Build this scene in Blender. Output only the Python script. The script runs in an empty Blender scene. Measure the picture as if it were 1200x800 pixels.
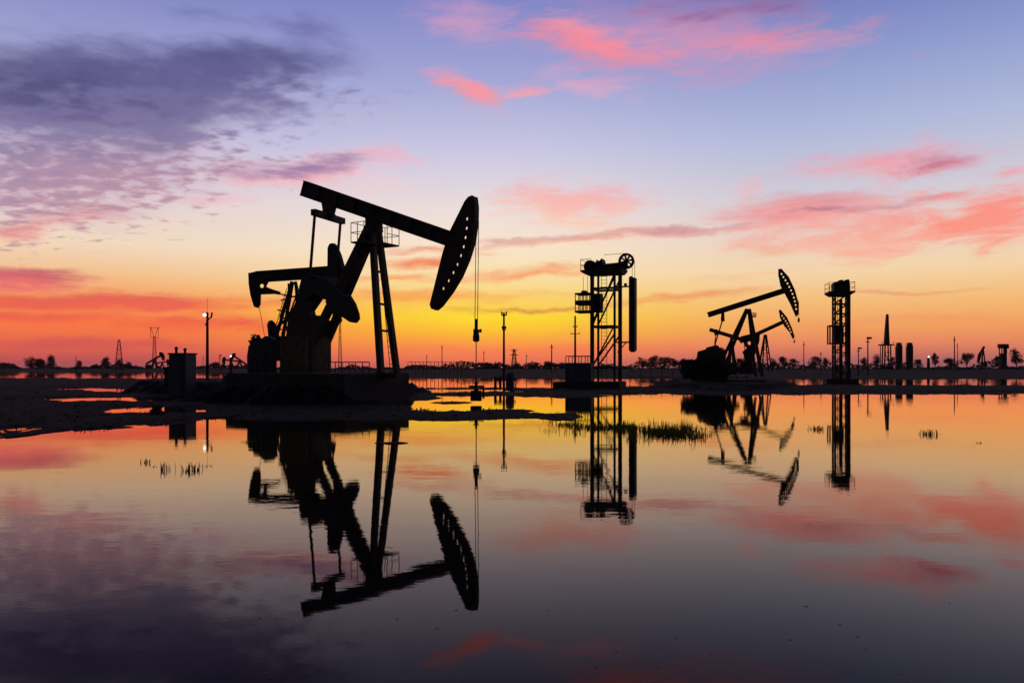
import bpy, bmesh, math, random
from mathutils import Vector, Matrix
from mathutils import noise as mnoise

random.seed(7)
scene = bpy.context.scene
COL = scene.collection
R = math.radians

# ------------------------------------------------------------------ camera
EYE, FPX, HOR, CX = 1.6, 933.0, 431.0, 600.0
cam_d = bpy.data.cameras.new('camera')
cam_d.sensor_width = 36.0
cam_d.lens = 36.0 * FPX / 1200.0
cam_d.shift_y = (HOR - 400.0) / 1200.0
cam_d.clip_start = 0.1
cam_d.clip_end = 20000
cam = bpy.data.objects.new('camera', cam_d)
cam.location = (0, 0, EYE)
cam.rotation_euler = (R(90), 0, 0)
COL.objects.link(cam)
scene.camera = cam

scene.view_settings.view_transform = 'Standard'
scene.view_settings.look = 'None'
scene.view_settings.exposure = 0.0
scene.view_settings.gamma = 1.0
scene.view_settings.use_curve_mapping = False
scene.cycles.max_bounces = 6
scene.cycles.glossy_bounces = 3
scene.cycles.diffuse_bounces = 2

# ------------------------------------------------------------------ world (dusk sky)
world = bpy.data.worlds.new('World')
scene.world = world
world.use_nodes = True
NT = world.node_tree
NT.nodes.clear()


def s2l(c):
    return tuple(((v / 255.0) / 12.92 if v / 255.0 <= 0.04045 else ((v / 255.0 + 0.055) / 1.055) ** 2.4) for v in c)


class S:
    """scalar socket with arithmetic"""
    tree = None

    def __init__(self, sock): self.s = sock

    @staticmethod
    def op(o, *a, clamp=False):
        n = S.tree.nodes.new('ShaderNodeMath'); n.operation = o; n.use_clamp = clamp
        for i, v in enumerate(a):
            if isinstance(v, S): S.tree.links.new(v.s, n.inputs[i])
            else: n.inputs[i].default_value = v
        return S(n.outputs[0])

    def __add__(self, b): return S.op('ADD', self, b)
    __radd__ = __add__
    def __sub__(self, b): return S.op('SUBTRACT', self, b)
    def __rsub__(self, b): return S.op('SUBTRACT', b, self)
    def __mul__(self, b): return S.op('MULTIPLY', self, b)
    __rmul__ = __mul__
    def __truediv__(self, b): return S.op('DIVIDE', self, b)
    def clamp(self): return S.op('ADD', self, 0.0, clamp=True)


def smooth(x, a, b):
    n = S.tree.nodes.new('ShaderNodeMapRange'); n.interpolation_type = 'SMOOTHSTEP'
    S.tree.links.new(x.s, n.inputs[0])
    n.inputs[1].default_value = a; n.inputs[2].default_value = b
    n.inputs[3].default_value = 0; n.inputs[4].default_value = 1
    return S(n.outputs[0])


def comb(x, y, z=0.0):
    n = S.tree.nodes.new('ShaderNodeCombineXYZ')
    for i, v in enumerate((x, y, z)):
        if isinstance(v, S): S.tree.links.new(v.s, n.inputs[i])
        else: n.inputs[i].default_value = v
    return n.outputs[0]


def fbm(vec, scale, detail=5, rough=0.55, dist=0.0):
    n = S.tree.nodes.new('ShaderNodeTexNoise')
    S.tree.links.new(vec, n.inputs['Vector'])
    n.inputs['Scale'].default_value = scale; n.inputs['Detail'].default_value = detail
    n.inputs['Roughness'].default_value = rough; n.inputs['Distortion'].default_value = dist
    return S(n.outputs[0])


def mixc(f, a, b):
    n = S.tree.nodes.new('ShaderNodeMix'); n.data_type = 'RGBA'; n.clamp_factor = True
    if isinstance(f, S): S.tree.links.new(f.s, n.inputs[0])
    else: n.inputs[0].default_value = f
    for i, v in ((6, a), (7, b)):
        if isinstance(v, tuple): n.inputs[i].default_value = (*v, 1)
        else: S.tree.links.new(v, n.inputs[i])
    return n.outputs[2]


def ramp(x, stops):
    n = S.tree.nodes.new('ShaderNodeValToRGB')
    S.tree.links.new(x.s, n.inputs[0])
    e = n.color_ramp.elements
    while len(e) < len(stops): e.new(0.5)
    for el, (p, c) in zip(e, stops):
        el.position = p; el.color = (*s2l(c), 1)
    return n.outputs[0]


def azel(px, py):
    u = (px - CX) / FPX; v = (HOR - py) / FPX
    az = math.atan(u)
    return az, math.atan(v * math.cos(az))


S.tree = NT
tc = NT.nodes.new('ShaderNodeTexCoord')
sp = NT.nodes.new('ShaderNodeSeparateXYZ')
NT.links.new(tc.outputs['Generated'], sp.inputs[0])
DX, DY, DZ = S(sp.outputs[0]), S(sp.outputs[1]), S(sp.outputs[2])
AZ = S.op('ARCTAN2', DX, DY)
EL = S.op('ARCSINE', DZ)
# clear-sky gradient: height above the horizon, three bearings
ELN = S.op('ABSOLUTE', EL) * (1.0 / 0.6)


def elpos(py): return math.atan((HOR - py) / FPX) / 0.6


def stops(l): return sorted([(elpos(y), c) for y, c in l], key=lambda t: t[0])


g_left = ramp(ELN, stops([(431, (176, 78, 88)), (420, (206, 88, 84)), (405, (240, 106, 74)), (385, (252, 126, 72)), (360, (252, 152, 90)), (335, (248, 194, 138)),
                          (300, (246, 222, 194)), (250, (230, 214, 218)), (190, (204, 198, 224)), (110, (164, 167, 214)), (0, (120, 129, 194)), (-300, (62, 70, 130))]))
g_mid = ramp(ELN, stops([(431, (232, 104, 84)), (420, (250, 122, 84)), (405, (255, 152, 72)), (388, (255, 188, 56)), (370, (255, 212, 54)), (350, (253, 214, 104)), (325, (252, 226, 166)),
                         (290, (252, 231, 204)), (245, (238, 224, 222)), (180, (206, 203, 230)), (95, (164, 169, 217)), (0, (130, 137, 202)), (-300, (62, 70, 130))]))
g_right = ramp(ELN, stops([(431, (158, 92, 100)), (420, (196, 108, 102)), (405, (236, 136, 98)), (385, (247, 166, 96)), (355, (249, 194, 126)), (325, (248, 216, 172)),
                           (290, (236, 214, 200)), (240, (212, 206, 218)), (170, (178, 188, 222)), (90, (144, 157, 209)), (0, (106, 118, 187)), (-300, (56, 64, 124))]))
a0, a1, a2 = azel(120, 0)[0], azel(575, 0)[0], azel(960, 0)[0]
sky = mixc(smooth(AZ, a0, a1), g_left, g_mid)
sky = mixc(smooth(AZ, a1, a2), sky, g_right)
# physical twilight sky underneath
nish = NT.nodes.new('ShaderNodeTexSky'); nish.sky_type = 'NISHITA'; nish.sun_disc = False
nish.sun_elevation = R(1.0); nish.sun_rotation = R(-3.0)
nm = NT.nodes.new('ShaderNodeVectorMath'); nm.operation = 'SCALE'; nm.inputs[3].default_value = 0.05
NT.links.new(nish.outputs[0], nm.inputs[0])
sky = mixc(0.03, sky, nm.outputs[0])

# --- clouds, laid out on the sky in bearing / elevation
Q = comb(DX / (DZ + 0.10), DY / (DZ + 0.10))
n_big = fbm(Q, 1.6, 7, 0.62, 0.4)
n_fine = fbm(comb(AZ * 1.0, EL * 3.2), 9.0, 7, 0.6, 0.5)
n_streak = fbm(comb(AZ * 1.0, EL * 7.0, 3.7), 7.0, 6, 0.62, 0.3)
n_alto = fbm(comb(DX / (DZ + 0.16), DY / (DZ + 0.16) * 1.25, 1.3), 13.0, 4, 0.55, 0.15)
n_wisp = fbm(comb(AZ * 1.0 + EL * .6, EL * 5.0 - AZ * .5, 7.7), 11.0, 8, 0.66, 0.6)
wn1 = fbm(comb(AZ, EL * 2.0, 5.0), 8.0, 4, 0.6) - 0.5
wn2 = fbm(comb(AZ, EL * 2.0, 9.0), 8.0, 4, 0.6) - 0.5
wn3 = fbm(comb(AZ, EL * 3.0, 2.0), 34.0, 5, 0.65) - 0.5
WAZ = AZ + wn1 * 0.12 + wn3 * 0.035
WEL = EL + wn2 * 0.035 + wn3 * 0.012


def cloud(base, px, py, L, H, tilt, ctop, cbot, op, nz=None, k=1.7, lo=0.34, soft=0.95):
    """one soft bank of cloud: px-long L, px-high H, tilt in degrees (+ = right end up)"""
    nz = nz or n_wisp
    az, el = azel(px, py)
    L /= FPX; H /= FPX
    t = R(tilt); c, s = math.cos(t), math.sin(t)
    dx, dy = WAZ - az, WEL - el
    a = (dx * c + dy * s) * (1 / L)
    b = (dy * c - dx * s) * (1 / H)
    m = 1.0 - S.op('SQRT', a * a + b * b)
    dens = m * 1.15 + (nz - 0.5) * k - lo
    al = smooth(dens, 0.0, soft) * op
    col = mixc(smooth(b + (nz - 0.5) * 1.5, -0.7, 0.7), s2l(cbot), s2l(ctop))
    return mixc(al, base, col)


PINK, CORAL, PURP, SLATE, MAUVE = (248, 160, 166), (252, 134, 128), (150, 116, 164), (88, 84, 142), (168, 144, 182)
sky = cloud(sky, 590, 374, 190, 24, 1, (255, 224, 60), (255, 210, 44), .9, n_streak, .5, .1, 1.0)
# low orange and red bands
sky = cloud(sky, 120, 352, 380, 20, 1, (226, 98, 86), (246, 104, 74), .95, n_streak, 1.6, .25, .8)
sky = cloud(sky, 130, 378, 420, 18, -1, (236, 94, 76), (252, 112, 66), .9, n_streak, 1.5, .25, .8)
sky = cloud(sky, 60, 404, 300, 12, 0, (206, 84, 88), (206, 84, 86), .7, n_streak, 1.5)
sky = cloud(sky, 25, 326, 100, 17, 3, (200, 100, 112), (246, 122, 110), 1.0, n_streak, 1.4, .25, .7)
sky = cloud(sky, 500, 292, 130, 9, 7, (226, 132, 118), (250, 170, 124), .8, n_streak, 1.4)
sky = cloud(sky, 490, 308, 150, 16, 6, (238, 124, 92), (250, 150, 88), 1.0, n_streak, 1.5)
sky = cloud(sky, 470, 330, 160, 12, 4, (242, 130, 86), (252, 158, 82), 1.0, n_streak, 1.5)
sky = cloud(sky, 505, 350, 220, 18, 3, (248, 144, 88), (254, 172, 62), .75, n_streak, 1.6)
sky = cloud(sky, 620, 320, 190, 14, 4, (246, 152, 108), (252, 172, 104), 1.0, n_streak, 1.5)
sky = cloud(sky, 640, 342, 170, 9, 2, (248, 176, 102), (252, 192, 104), .7, n_streak, 1.5)
sky = cloud(sky, 640, 360, 230, 9, 2, (206, 122, 78), (224, 136, 74), .9, n_streak, 1.2)
sky = cloud(sky, 780, 350, 210, 12, 1, (236, 146, 100), (242, 154, 96), .8, n_streak, 1.4)
sky = cloud(sky, 640, 410, 520, 15, 0, (254, 128, 82), (248, 112, 86), .6, n_streak, 1.5)
sky = cloud(sky, 880, 322, 150, 14, 2, (246, 178, 140), (250, 188, 146), .7, n_streak, 1.5)
sky = cloud(sky, 1050, 341, 130, 6, 1, (228, 140, 118), (236, 146, 118), .8, n_streak, 1.0)
sky = cloud(sky, 1080, 375, 220, 14, 0, (242, 150, 104), (244, 152, 104), .5, n_streak, 1.5)
sky = cloud(sky, 905, 296, 56, 20, -4, (238, 162, 126), (242, 174, 132), .8, n_fine, 1.5)
# middle heights
sky = cloud(sky, 665, 238, 170, 46, -7, (246, 176, 178), (253, 188, 168), .95, None, 2.0)
sky = cloud(sky, 690, 265, 200, 46, -10, (250, 200, 186), (253, 208, 180), .8, None, 2.0)
sky = cloud(sky, 650, 284, 180, 9, 5, (206, 142, 142), (244, 172, 146), .7, n_streak, 1.5, .16, .7)
sky = cloud(sky, 745, 276, 140, 7, 5, (206, 142, 146), (244, 172, 150), .55, n_streak, 1.4, .16, .7)
sky = cloud(sky, 830, 269, 180, 8, 5, (200, 138, 150), (244, 172, 158), .7, n_streak, 1.5, .16, .7)
sky = cloud(sky, 1020, 271, 215, 56, 1, (247, 164, 154), (254, 174, 148), .88, n_wisp, 2.3, .28, .9)
sky = cloud(sky, 930, 242, 180, 26, 3, (222, 138, 148), (252, 156, 150), .85, n_streak, 1.6, .28, .8)
sky = cloud(sky, 870, 228, 50, 44, 30, (244, 178, 178), (250, 178, 168), .6, None, 2.0)
sky = cloud(sky, 1160, 258, 100, 54, -2, (253, 142, 128), (254, 156, 136), .95, n_wisp, 2.1, .28, .8)
sky = cloud(sky, 1060, 238, 120, 11, 3, (178, 120, 146), (240, 150, 152), .9, n_streak, 1.3)
sky = cloud(sky, 960, 246, 70, 7, 2, (170, 112, 136), (220, 140, 146), .8, n_streak, 1.3)
sky = cloud(sky, 1040, 188, 200, 28, -2, (232, 160, 178), (250, 164, 164), .9, None, 1.7)
sky = cloud(sky, 1105, 190, 80, 20, -3, (184, 116, 148), (232, 136, 146), .95, None, 1.5)
sky = cloud(sky, 1080, 168, 60, 16, -8, (214, 176, 202), (236, 176, 188), .6, None, 2.0)
sky = cloud(sky, 1200, 198, 60, 11, 0, (236, 156, 166), (246, 162, 162), .9)
sky = cloud(sky, 355, 201, 150, 24, 9, (240, 170, 182), (246, 186, 190), .9, n_streak, 1.4, .15, .8)
sky = cloud(sky, 360, 197, 150, 15, 9, (130, 114, 166), (186, 142, 176), .85, n_streak, 1.8, .2, .8)
sky = cloud(sky, 460, 182, 80, 26, -8, (232, 180, 202), (246, 194, 204), .8, None, 1.9)
sky = cloud(sky, 440, 214, 110, 30, 6, (240, 204, 214), (248, 206, 204), .55, None, 2.0)
sky = cloud(sky, 250, 232, 110, 14, 6, (232, 188, 204), (246, 194, 194), .7)
# high pinks, right of centre
sky = cloud(sky, 545, 100, 90, 34, -20, (246, 160, 176), (253, 140, 138), 1.0, None, 1.5)
sky = cloud(sky, 606, 107, 75, 18, -3, (236, 160, 184), (252, 164, 168), .95, None, 1.6)
sky = cloud(sky, 545, 22, 100, 46, -14, (190, 152, 198), (222, 160, 190), .8, None, 1.9)
sky = cloud(sky, 690, 96, 130, 28, -8, (210, 166, 202), (236, 172, 192), .75, None, 1.9)
sky = cloud(sky, 800, 36, 330, 90, -4, (166, 138, 192), (226, 156, 184), .9, None, 1.6)
sky = cloud(sky, 700, 50, 170, 40, -16, (240, 150, 172), (253, 130, 134), 1.0, None, 1.6)
sky = cloud(sky, 900, 48, 190, 38, -3, (216, 136, 168), (246, 150, 164), .9, None, 1.6)
sky = cloud(sky, 800, 18, 150, 32, -12, (140, 108, 158), (188, 130, 170), .85, None, 1.7)
sky = cloud(sky, 890, 4, 160, 38, -4, (122, 102, 160), (164, 118, 162), .85, None, 1.5)
sky = cloud(sky, 900, 76, 200, 24, 2, (166, 152, 204), (190, 156, 198), .5, None, 1.9)
# the big bank at upper left
sky = cloud(sky, 80, 190, 300, 112, 12, (170, 160, 196), (214, 184, 196), .85, n_big, 1.6, .2, .9)
sky = cloud(sky, 80, 205, 300, 92, 16, (142, 128, 166), (200, 146, 160), .85, n_alto, 2.9, .38, .65)
sky = cloud(sky, 310, 120, 170, 72, 10, (124, 120, 168), (148, 136, 178), .75, n_alto, 2.2, .34, .85)
sky = cloud(sky, 10, 268, 190, 22, 13, (186, 114, 138), (246, 136, 134), .9, n_streak, 1.6)
sky = cloud(sky, 100, 112, 290, 84, 7, (92, 90, 136), (122, 110, 150), .9, n_big, 1.9, .18, .8)
sky = cloud(sky, 80, 112, 230, 50, 9, (82, 80, 126), (102, 94, 140), .95, n_fine, 1.6, .18, .8)
sky = cloud(sky, 200, 96, 220, 44, 5, (90, 88, 138), (106, 98, 146), .8, n_alto, 2.0, .25, .8)
sky = cloud(sky, 150, 130, 260, 60, 7, (132, 128, 174), (150, 138, 178), .45, n_alto, 2.4, .42, .8)
sky = cloud(sky, 270, 74, 220, 36, 4, (84, 84, 136), (104, 98, 148), .9, n_big, 1.6, .2, .8)
sky = cloud(sky, 365, 42, 90, 46, -6, (104, 106, 164), (122, 120, 174), .75, n_fine, 1.7)
sky = cloud(sky, 240, 16, 100, 18, -4, (108, 110, 170), (116, 116, 174), .6)

# dusk: the sky away from the sunset is far dimmer
east = ramp(ELN, [(0.0, (42, 37, 40)), (0.3, (44, 42, 50)), (1.0, (50, 54, 74))])
sky = mixc(smooth(DY, 0.62, -0.1), sky, east)
bg = NT.nodes.new('ShaderNodeBackground')
wo = NT.nodes.new('ShaderNodeOutputWorld')
NT.links.new(sky, bg.inputs[0]); bg.inputs[1].default_value = 1.0
NT.links.new(bg.outputs[0], wo.inputs[0])

# ------------------------------------------------------------------ sun: just below the horizon behind the pumps
sun_d = bpy.data.lights.new('sun', 'SUN')
sun_d.energy = 0.5; sun_d.angle = R(0.5); sun_d.color = (1.0, 0.62, 0.32)
sun = bpy.data.objects.new('sun', sun_d); COL.objects.link(sun)
sun.rotation_euler = Vector((0.05, -1.0, math.tan(R(2.0)))).to_track_quat('-Z', 'Y').to_euler()

# ------------------------------------------------------------------ materials


def material(name, color, rough=0.7, metal=0.0, var=0.35, scale=3.0, color2=None, bump=0.0):
    m = bpy.data.materials.new(name); m.use_nodes = True
    t = m.node_tree; b = t.nodes['Principled BSDF']
    tcn = t.nodes.new('ShaderNodeTexCoord')
    n = t.nodes.new('ShaderNodeTexNoise'); n.inputs['Scale'].default_value = scale; n.inputs['Detail'].default_value = 6
    t.links.new(tcn.outputs['Object'], n.inputs['Vector'])
    cr = t.nodes.new('ShaderNodeValToRGB')
    c2 = color2 or tuple(v * (1 - var) for v in color)
    cr.color_ramp.elements[0].position = 0.38; cr.color_ramp.elements[0].color = (*c2, 1)
    cr.color_ramp.elements[1].position = 0.62; cr.color_ramp.elements[1].color = (*color, 1)
    t.links.new(n.outputs[0], cr.inputs[0]); t.links.new(cr.outputs[0], b.inputs['Base Color'])
    b.inputs['Roughness'].default_value = rough; b.inputs['Metallic'].default_value = metal
    if bump:
        bn = t.nodes.new('ShaderNodeBump'); bn.inputs['Strength'].default_value = bump; bn.inputs['Distance'].default_value = 0.05
        t.links.new(n.outputs[0], bn.inputs['Height']); t.links.new(bn.outputs[0], b.inputs['Normal'])
    return m


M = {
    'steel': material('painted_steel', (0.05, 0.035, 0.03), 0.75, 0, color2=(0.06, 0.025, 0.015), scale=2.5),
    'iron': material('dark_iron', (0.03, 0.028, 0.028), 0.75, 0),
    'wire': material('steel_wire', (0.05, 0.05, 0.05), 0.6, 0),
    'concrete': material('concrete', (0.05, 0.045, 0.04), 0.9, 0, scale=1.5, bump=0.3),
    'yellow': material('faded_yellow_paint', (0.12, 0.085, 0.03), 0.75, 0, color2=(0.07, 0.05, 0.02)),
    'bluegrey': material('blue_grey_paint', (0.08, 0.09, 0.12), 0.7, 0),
    'white': material('white_paint', (0.5, 0.5, 0.5), 0.7, 0),
    'wood': material('weathered_wood', (0.06, 0.045, 0.035), 0.9, 0, scale=6),
    'leaf': material('leaf', (0.045, 0.055, 0.025), 0.9, 0, color2=(0.02, 0.03, 0.012)),
    'reed': material('reed', (0.16, 0.18, 0.05), 0.8, 0, color2=(0.09, 0.11, 0.03)),
    'bark': material('bark', (0.05, 0.04, 0.03), 0.95, 0, scale=8),
    'flake': material('water_scum', (0.30, 0.30, 0.30), 0.8, 0),
}


def reed_mat():
    m = bpy.data.materials.new('reed'); m.use_nodes = True
    S.tree = t = m.node_tree; t.nodes.clear()
    out = t.nodes.new('ShaderNodeOutputMaterial'); mx = t.nodes.new('ShaderNodeMixShader'); df = t.nodes.new('ShaderNodeBsdfDiffuse'); tr = t.nodes.new('ShaderNodeBsdfTranslucent')
    tcn = t.nodes.new('ShaderNodeTexCoord'); n = fbm(tcn.outputs['Object'], 5.0, 3, .6)
    c = mixc(smooth(n, .4, .62), (0.05, 0.075, 0.012), (0.12, 0.12, 0.03)); t.links.new(c, df.inputs[0]); t.links.new(c, tr.inputs[0])
    mx.inputs[0].default_value = .5; t.links.new(df.outputs[0], mx.inputs[1]); t.links.new(tr.outputs[0], mx.inputs[2]); t.links.new(mx.outputs[0], out.inputs[0])
    return m


M['reed'] = reed_mat()


def lampmat(name, col, s):
    m = bpy.data.materials.new(name); m.use_nodes = True
    b = m.node_tree.nodes['Principled BSDF']
    b.inputs['Emission Color'].default_value = (*col, 1); b.inputs['Emission Strength'].default_value = s
    return m


M['lamp'] = lampmat('lamp_glow', (1, 0.93, 0.86), 3.0)


def ground_mat():
    m = bpy.data.materials.new('mud_and_grass'); m.use_nodes = True
    S.tree = t = m.node_tree
    b = t.nodes['Principled BSDF']
    tcn = t.nodes.new('ShaderNodeTexCoord')
    n1 = fbm(tcn.outputs['Object'], 0.35, 8, 0.65); n2 = fbm(tcn.outputs['Object'], 3.0, 6, 0.7)
    col = mixc(smooth(n1, .4, .6), (0.008, 0.007, 0.006), (0.012, 0.010, 0.007))
    col = mixc(smooth(n2, .35, .7) * .6, col, (0.006, 0.005, 0.0045))
    t.links.new(col, b.inputs['Base Color'])
    b.inputs['Roughness'].default_value = 0.95
    b.inputs['Specular IOR Level'].default_value = 0.08
    bn = t.nodes.new('ShaderNodeBump'); bn.inputs['Distance'].default_value = 0.08; bn.inputs['Strength'].default_value = 0.7
    t.links.new(n2.s, bn.inputs['Height']); t.links.new(bn.outputs[0], b.inputs['Normal'])
    return m


def water_mat():
    """still, peat-dark water: mirror falling off steeper than Fresnel to darken the near water, over a near-black brown body"""
    m = bpy.data.materials.new('still_water'); m.use_nodes = True
    S.tree = t = m.node_tree
    t.nodes.clear()
    out = t.nodes.new('ShaderNodeOutputMaterial'); mix = t.nodes.new('ShaderNodeMixShader')
    df = t.nodes.new('ShaderNodeBsdfDiffuse'); gl = t.nodes.new('ShaderNodeBsdfGlossy'); fr_ = t.nodes.new('ShaderNodeLayerWeight')
    df.inputs[0].default_value = (0.010, 0.008, 0.007, 1)
    gl.inputs['Color'].default_value = (1.0, 0.85, 0.74, 1); gl.inputs['Roughness'].default_value = 0.02
    fr_.inputs[0].default_value = 0.5
    tcn = t.nodes.new('ShaderNodeTexCoord')
    sx = t.nodes.new('ShaderNodeSeparateXYZ'); t.links.new(tcn.outputs['Object'], sx.inputs[0])
    X, Y = S(sx.outputs[0]), S(sx.outputs[1])
    v = comb(X * 0.5, Y)
    h = fbm(v, 1.0, 3, 0.5, 0.3) + fbm(v, 5.0, 3, 0.55) * 0.30 + fbm(v, 17.0, 2, 0.5) * 0.07
    patch = smooth(fbm(comb(X * 0.05, Y * 0.12, 2.0), 1.0, 3, 0.5), .35, .68) * 1.0 + 0.28
    bn = t.nodes.new('ShaderNodeBump'); bn.inputs['Strength'].default_value = 1.0; bn.inputs['Distance'].default_value = 0.0028
    t.links.new((h * patch).s, bn.inputs['Height'])
    for n_ in (df, gl, fr_): t.links.new(bn.outputs[0], n_.inputs['Normal'])
    refl = S.op('MULTIPLY', S.op('POWER', S(fr_.outputs['Facing']), 7.2), 1.36, clamp=True); t.links.new(refl.s, mix.inputs[0]); t.links.new(df.outputs[0], mix.inputs[1]); t.links.new(gl.outputs[0], mix.inputs[2])
    t.links.new(mix.outputs[0], out.inputs[0])
    return m


M['ground'] = ground_mat()
M['water'] = water_mat()

# ------------------------------------------------------------------ helpers


def at(px, py, d):
    return Vector(((px - CX) * d / FPX, d, EYE + (HOR - py) * d / FPX))


class MB:
    def __init__(self): self.v = []; self.f = []

    def add(self, vs, fs):
        o = len(self.v); self.v += [tuple(p) for p in vs]; self.f += [tuple(i + o for i in q) for q in fs]

    def box(self, c, s, rz=0.0):
        x, y, z = s[0] / 2, s[1] / 2, s[2] / 2
        m = Matrix.Rotation(rz, 3, 'Z'); c = Vector(c)
        vs = [c + m @ Vector(p) for p in ((-x, -y, -z), (x, -y, -z), (x, y, -z), (-x, y, -z), (-x, -y, z), (x, -y, z), (x, y, z), (-x, y, z))]
        self.add(vs, [(0, 3, 2, 1), (4, 5, 6, 7), (0, 1, 5, 4), (1, 2, 6, 5), (2, 3, 7, 6), (3, 0, 4, 7)])
        return self

    def bar(self, a, b, w, h=None, up=(0, 0, 1)):
        a, b = Vector(a), Vector(b); h = h or w
        d = (b - a).normalized(); up = Vector(up)
        if abs(d.dot(up)) > 0.98: up = Vector((0, 1, 0))
        s = d.cross(up).normalized() * (w / 2); u = s.cross(d).normalized() * (h / 2)
        vs = [a - s - u, a + s - u, a + s + u, a - s + u, b - s - u, b + s - u, b + s + u, b - s + u]
        self.add(vs, [(0, 3, 2, 1), (4, 5, 6, 7), (0, 1, 5, 4), (1, 2, 6, 5), (2, 3, 7, 6), (3, 0, 4, 7)])
        return self

    def tube(self, a, b, r, r2=None, n=8):
        a, b = Vector(a), Vector(b); r2 = r if r2 is None else r2
        d = (b - a).normalized(); up = Vector((0, 0, 1)) if abs(d.z) < 0.95 else Vector((1, 0, 0))
        s = d.cross(up).normalized(); u = s.cross(d)
        vs = []
        for p, q in ((a, r), (b, r2)):
            for i in range(n):
                t = 2 * math.pi * i / n
                vs.append(p + s * math.cos(t) * q + u * math.sin(t) * q)
        fs = [(i, (i + 1) % n, n + (i + 1) % n, n + i) for i in range(n)] + [tuple(range(n - 1, -1, -1)), tuple(range(n, 2 * n))]
        self.add(vs, fs)
        return self

    def path(self, pts, r, n=6):
        for a, b in zip(pts, pts[1:]): self.tube(a, b, r, n=n)
        return self

    def lathe(self, c, prof, n=20):
        c = Vector(c); vs = []
        for r, z in prof:
            for i in range(n):
                t = 2 * math.pi * i / n
                vs.append(c + Vector((r * math.cos(t), r * math.sin(t), z)))
        fs = []
        for k in range(len(prof) - 1):
            for i in range(n):
                j = (i + 1) % n
                fs.append((k * n + i, k * n + j, (k + 1) * n + j, (k + 1) * n + i))
        fs += [tuple(range(n - 1, -1, -1)), tuple(range((len(prof) - 1) * n, len(prof) * n))]
        self.add(vs, fs)
        return self

    def prism(self, pts, y0, y1):
        """polygon of (x,z) points extruded along local y"""
        n = len(pts)
        vs = [(x, y0, z) for x, z in pts] + [(x, y1, z) for x, z in pts]
        fs = [tuple(range(n)), tuple(range(2 * n - 1, n - 1, -1))] + [(i, n + i, n + (i + 1) % n, (i + 1) % n) for i in range(n)]
        self.add(vs, fs)
        return self

    def ring(self, c, r, t, w, n=28):
        """a rim in the xz plane, thickness t radially, width w along y"""
        c = Vector(c); vs = []
        for q, y in ((r, -w / 2), (r, w / 2), (r - t, w / 2), (r - t, -w / 2)):
            for i in range(n):
                a = 2 * math.pi * i / n
                vs.append(c + Vector((q * math.cos(a), y, q * math.sin(a))))
        fs = [(k * n + i, k * n + (i + 1) % n, ((k + 1) % 4) * n + (i + 1) % n, ((k + 1) % 4) * n + i) for k in range(4) for i in range(n)]
        self.add(vs, fs)
        return self

    def ball(self, c, r, n=10, sc=(1, 1, 1), jit=0.0):
        c = Vector(c); vs = [c + Vector((0, 0, -r * sc[2]))]
        for k in range(1, n // 2):
            ph = -math.pi / 2 + math.pi * k / (n // 2)
            for i in range(n):
                t = 2 * math.pi * i / n; q = r * (1 + random.uniform(-jit, jit))
                vs.append(c + Vector((q * math.cos(ph) * math.cos(t) * sc[0], q * math.cos(ph) * math.sin(t) * sc[1], q * math.sin(ph) * sc[2])))
        vs.append(c + Vector((0, 0, r * sc[2])))
        fs = []; rows = n // 2 - 1
        for i in range(n):
            j = (i + 1) % n
            fs.append((0, 1 + j, 1 + i))
            for k in range(rows - 1): fs.append((1 + k * n + i, 1 + k * n + j, 1 + (k + 1) * n + j, 1 + (k + 1) * n + i))
            fs.append((len(vs) - 1, 1 + (rows - 1) * n + i, 1 + (rows - 1) * n + j))
        self.add(vs, fs)
        return self

    def build(self, name, mat, parent=None, bevel=0.0):
        me = bpy.data.meshes.new(name)
        me.from_pydata(self.v, [], self.f)
        bm = bmesh.new(); bm.from_mesh(me)
        bmesh.ops.recalc_face_normals(bm, faces=bm.faces)
        if bevel:
            ed = [e for e in bm.edges if len(e.link_faces) == 2 and e.calc_face_angle(0) > 0.6]
            bmesh.ops.bevel(bm, geom=ed, offset=bevel, segments=2, affect='EDGES', profile=0.5)
        bm.to_mesh(me); bm.free()
        me.materials.append(M[mat] if isinstance(mat, str) else mat)
        o = bpy.data.objects.new(name, me); COL.objects.link(o)
        if parent: o.parent = parent
        return o


def tag(o, label=None, cat=None, group=None, kind=None):
    if label: o['label'] = label
    if cat: o['category'] = cat
    if group: o['group'] = group
    if kind: o['kind'] = kind
    return o


def empty(name, loc, rz=0.0, label=None, cat=None, group=None):
    o = bpy.data.objects.new(name, None); COL.objects.link(o)
    o.empty_display_size = 0.3
    o.location = loc; o.rotation_euler = (0, 0, rz)
    return tag(o, label, cat, group)


class Frame:
    """local frame of a thing that stands at depth d: x runs to the picture's right and towards us by th, y away, z up (0 at base)"""

    def __init__(self, px, d, th, zb):
        self.P = Vector(((px - CX) * d / FPX, d)); self.th = R(th); self.zb = zb
        self.c, self.s = math.cos(self.th), math.sin(self.th)

    def xz(self, px, py, l=0.0):
        u = (px - CX) / FPX
        P = self.P + Vector((self.s, self.c)) * l
        k = (u * P.y - P.x) / (self.c + u * self.s)
        Y = P.y - k * self.s
        return k, EYE + (HOR - py) * Y / FPX - self.zb

    def p3(self, px, py, l=0.0):
        x, z = self.xz(px, py, l)
        return Vector((x, l, z))

    def poly(self, pts, l=0.0): return [self.xz(a, b, l) for a, b in pts]

    def root(self, name, label, cat, group=None):
        return empty(name, (self.P.x, self.P.y, self.zb), -self.th, label, cat, group)


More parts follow.
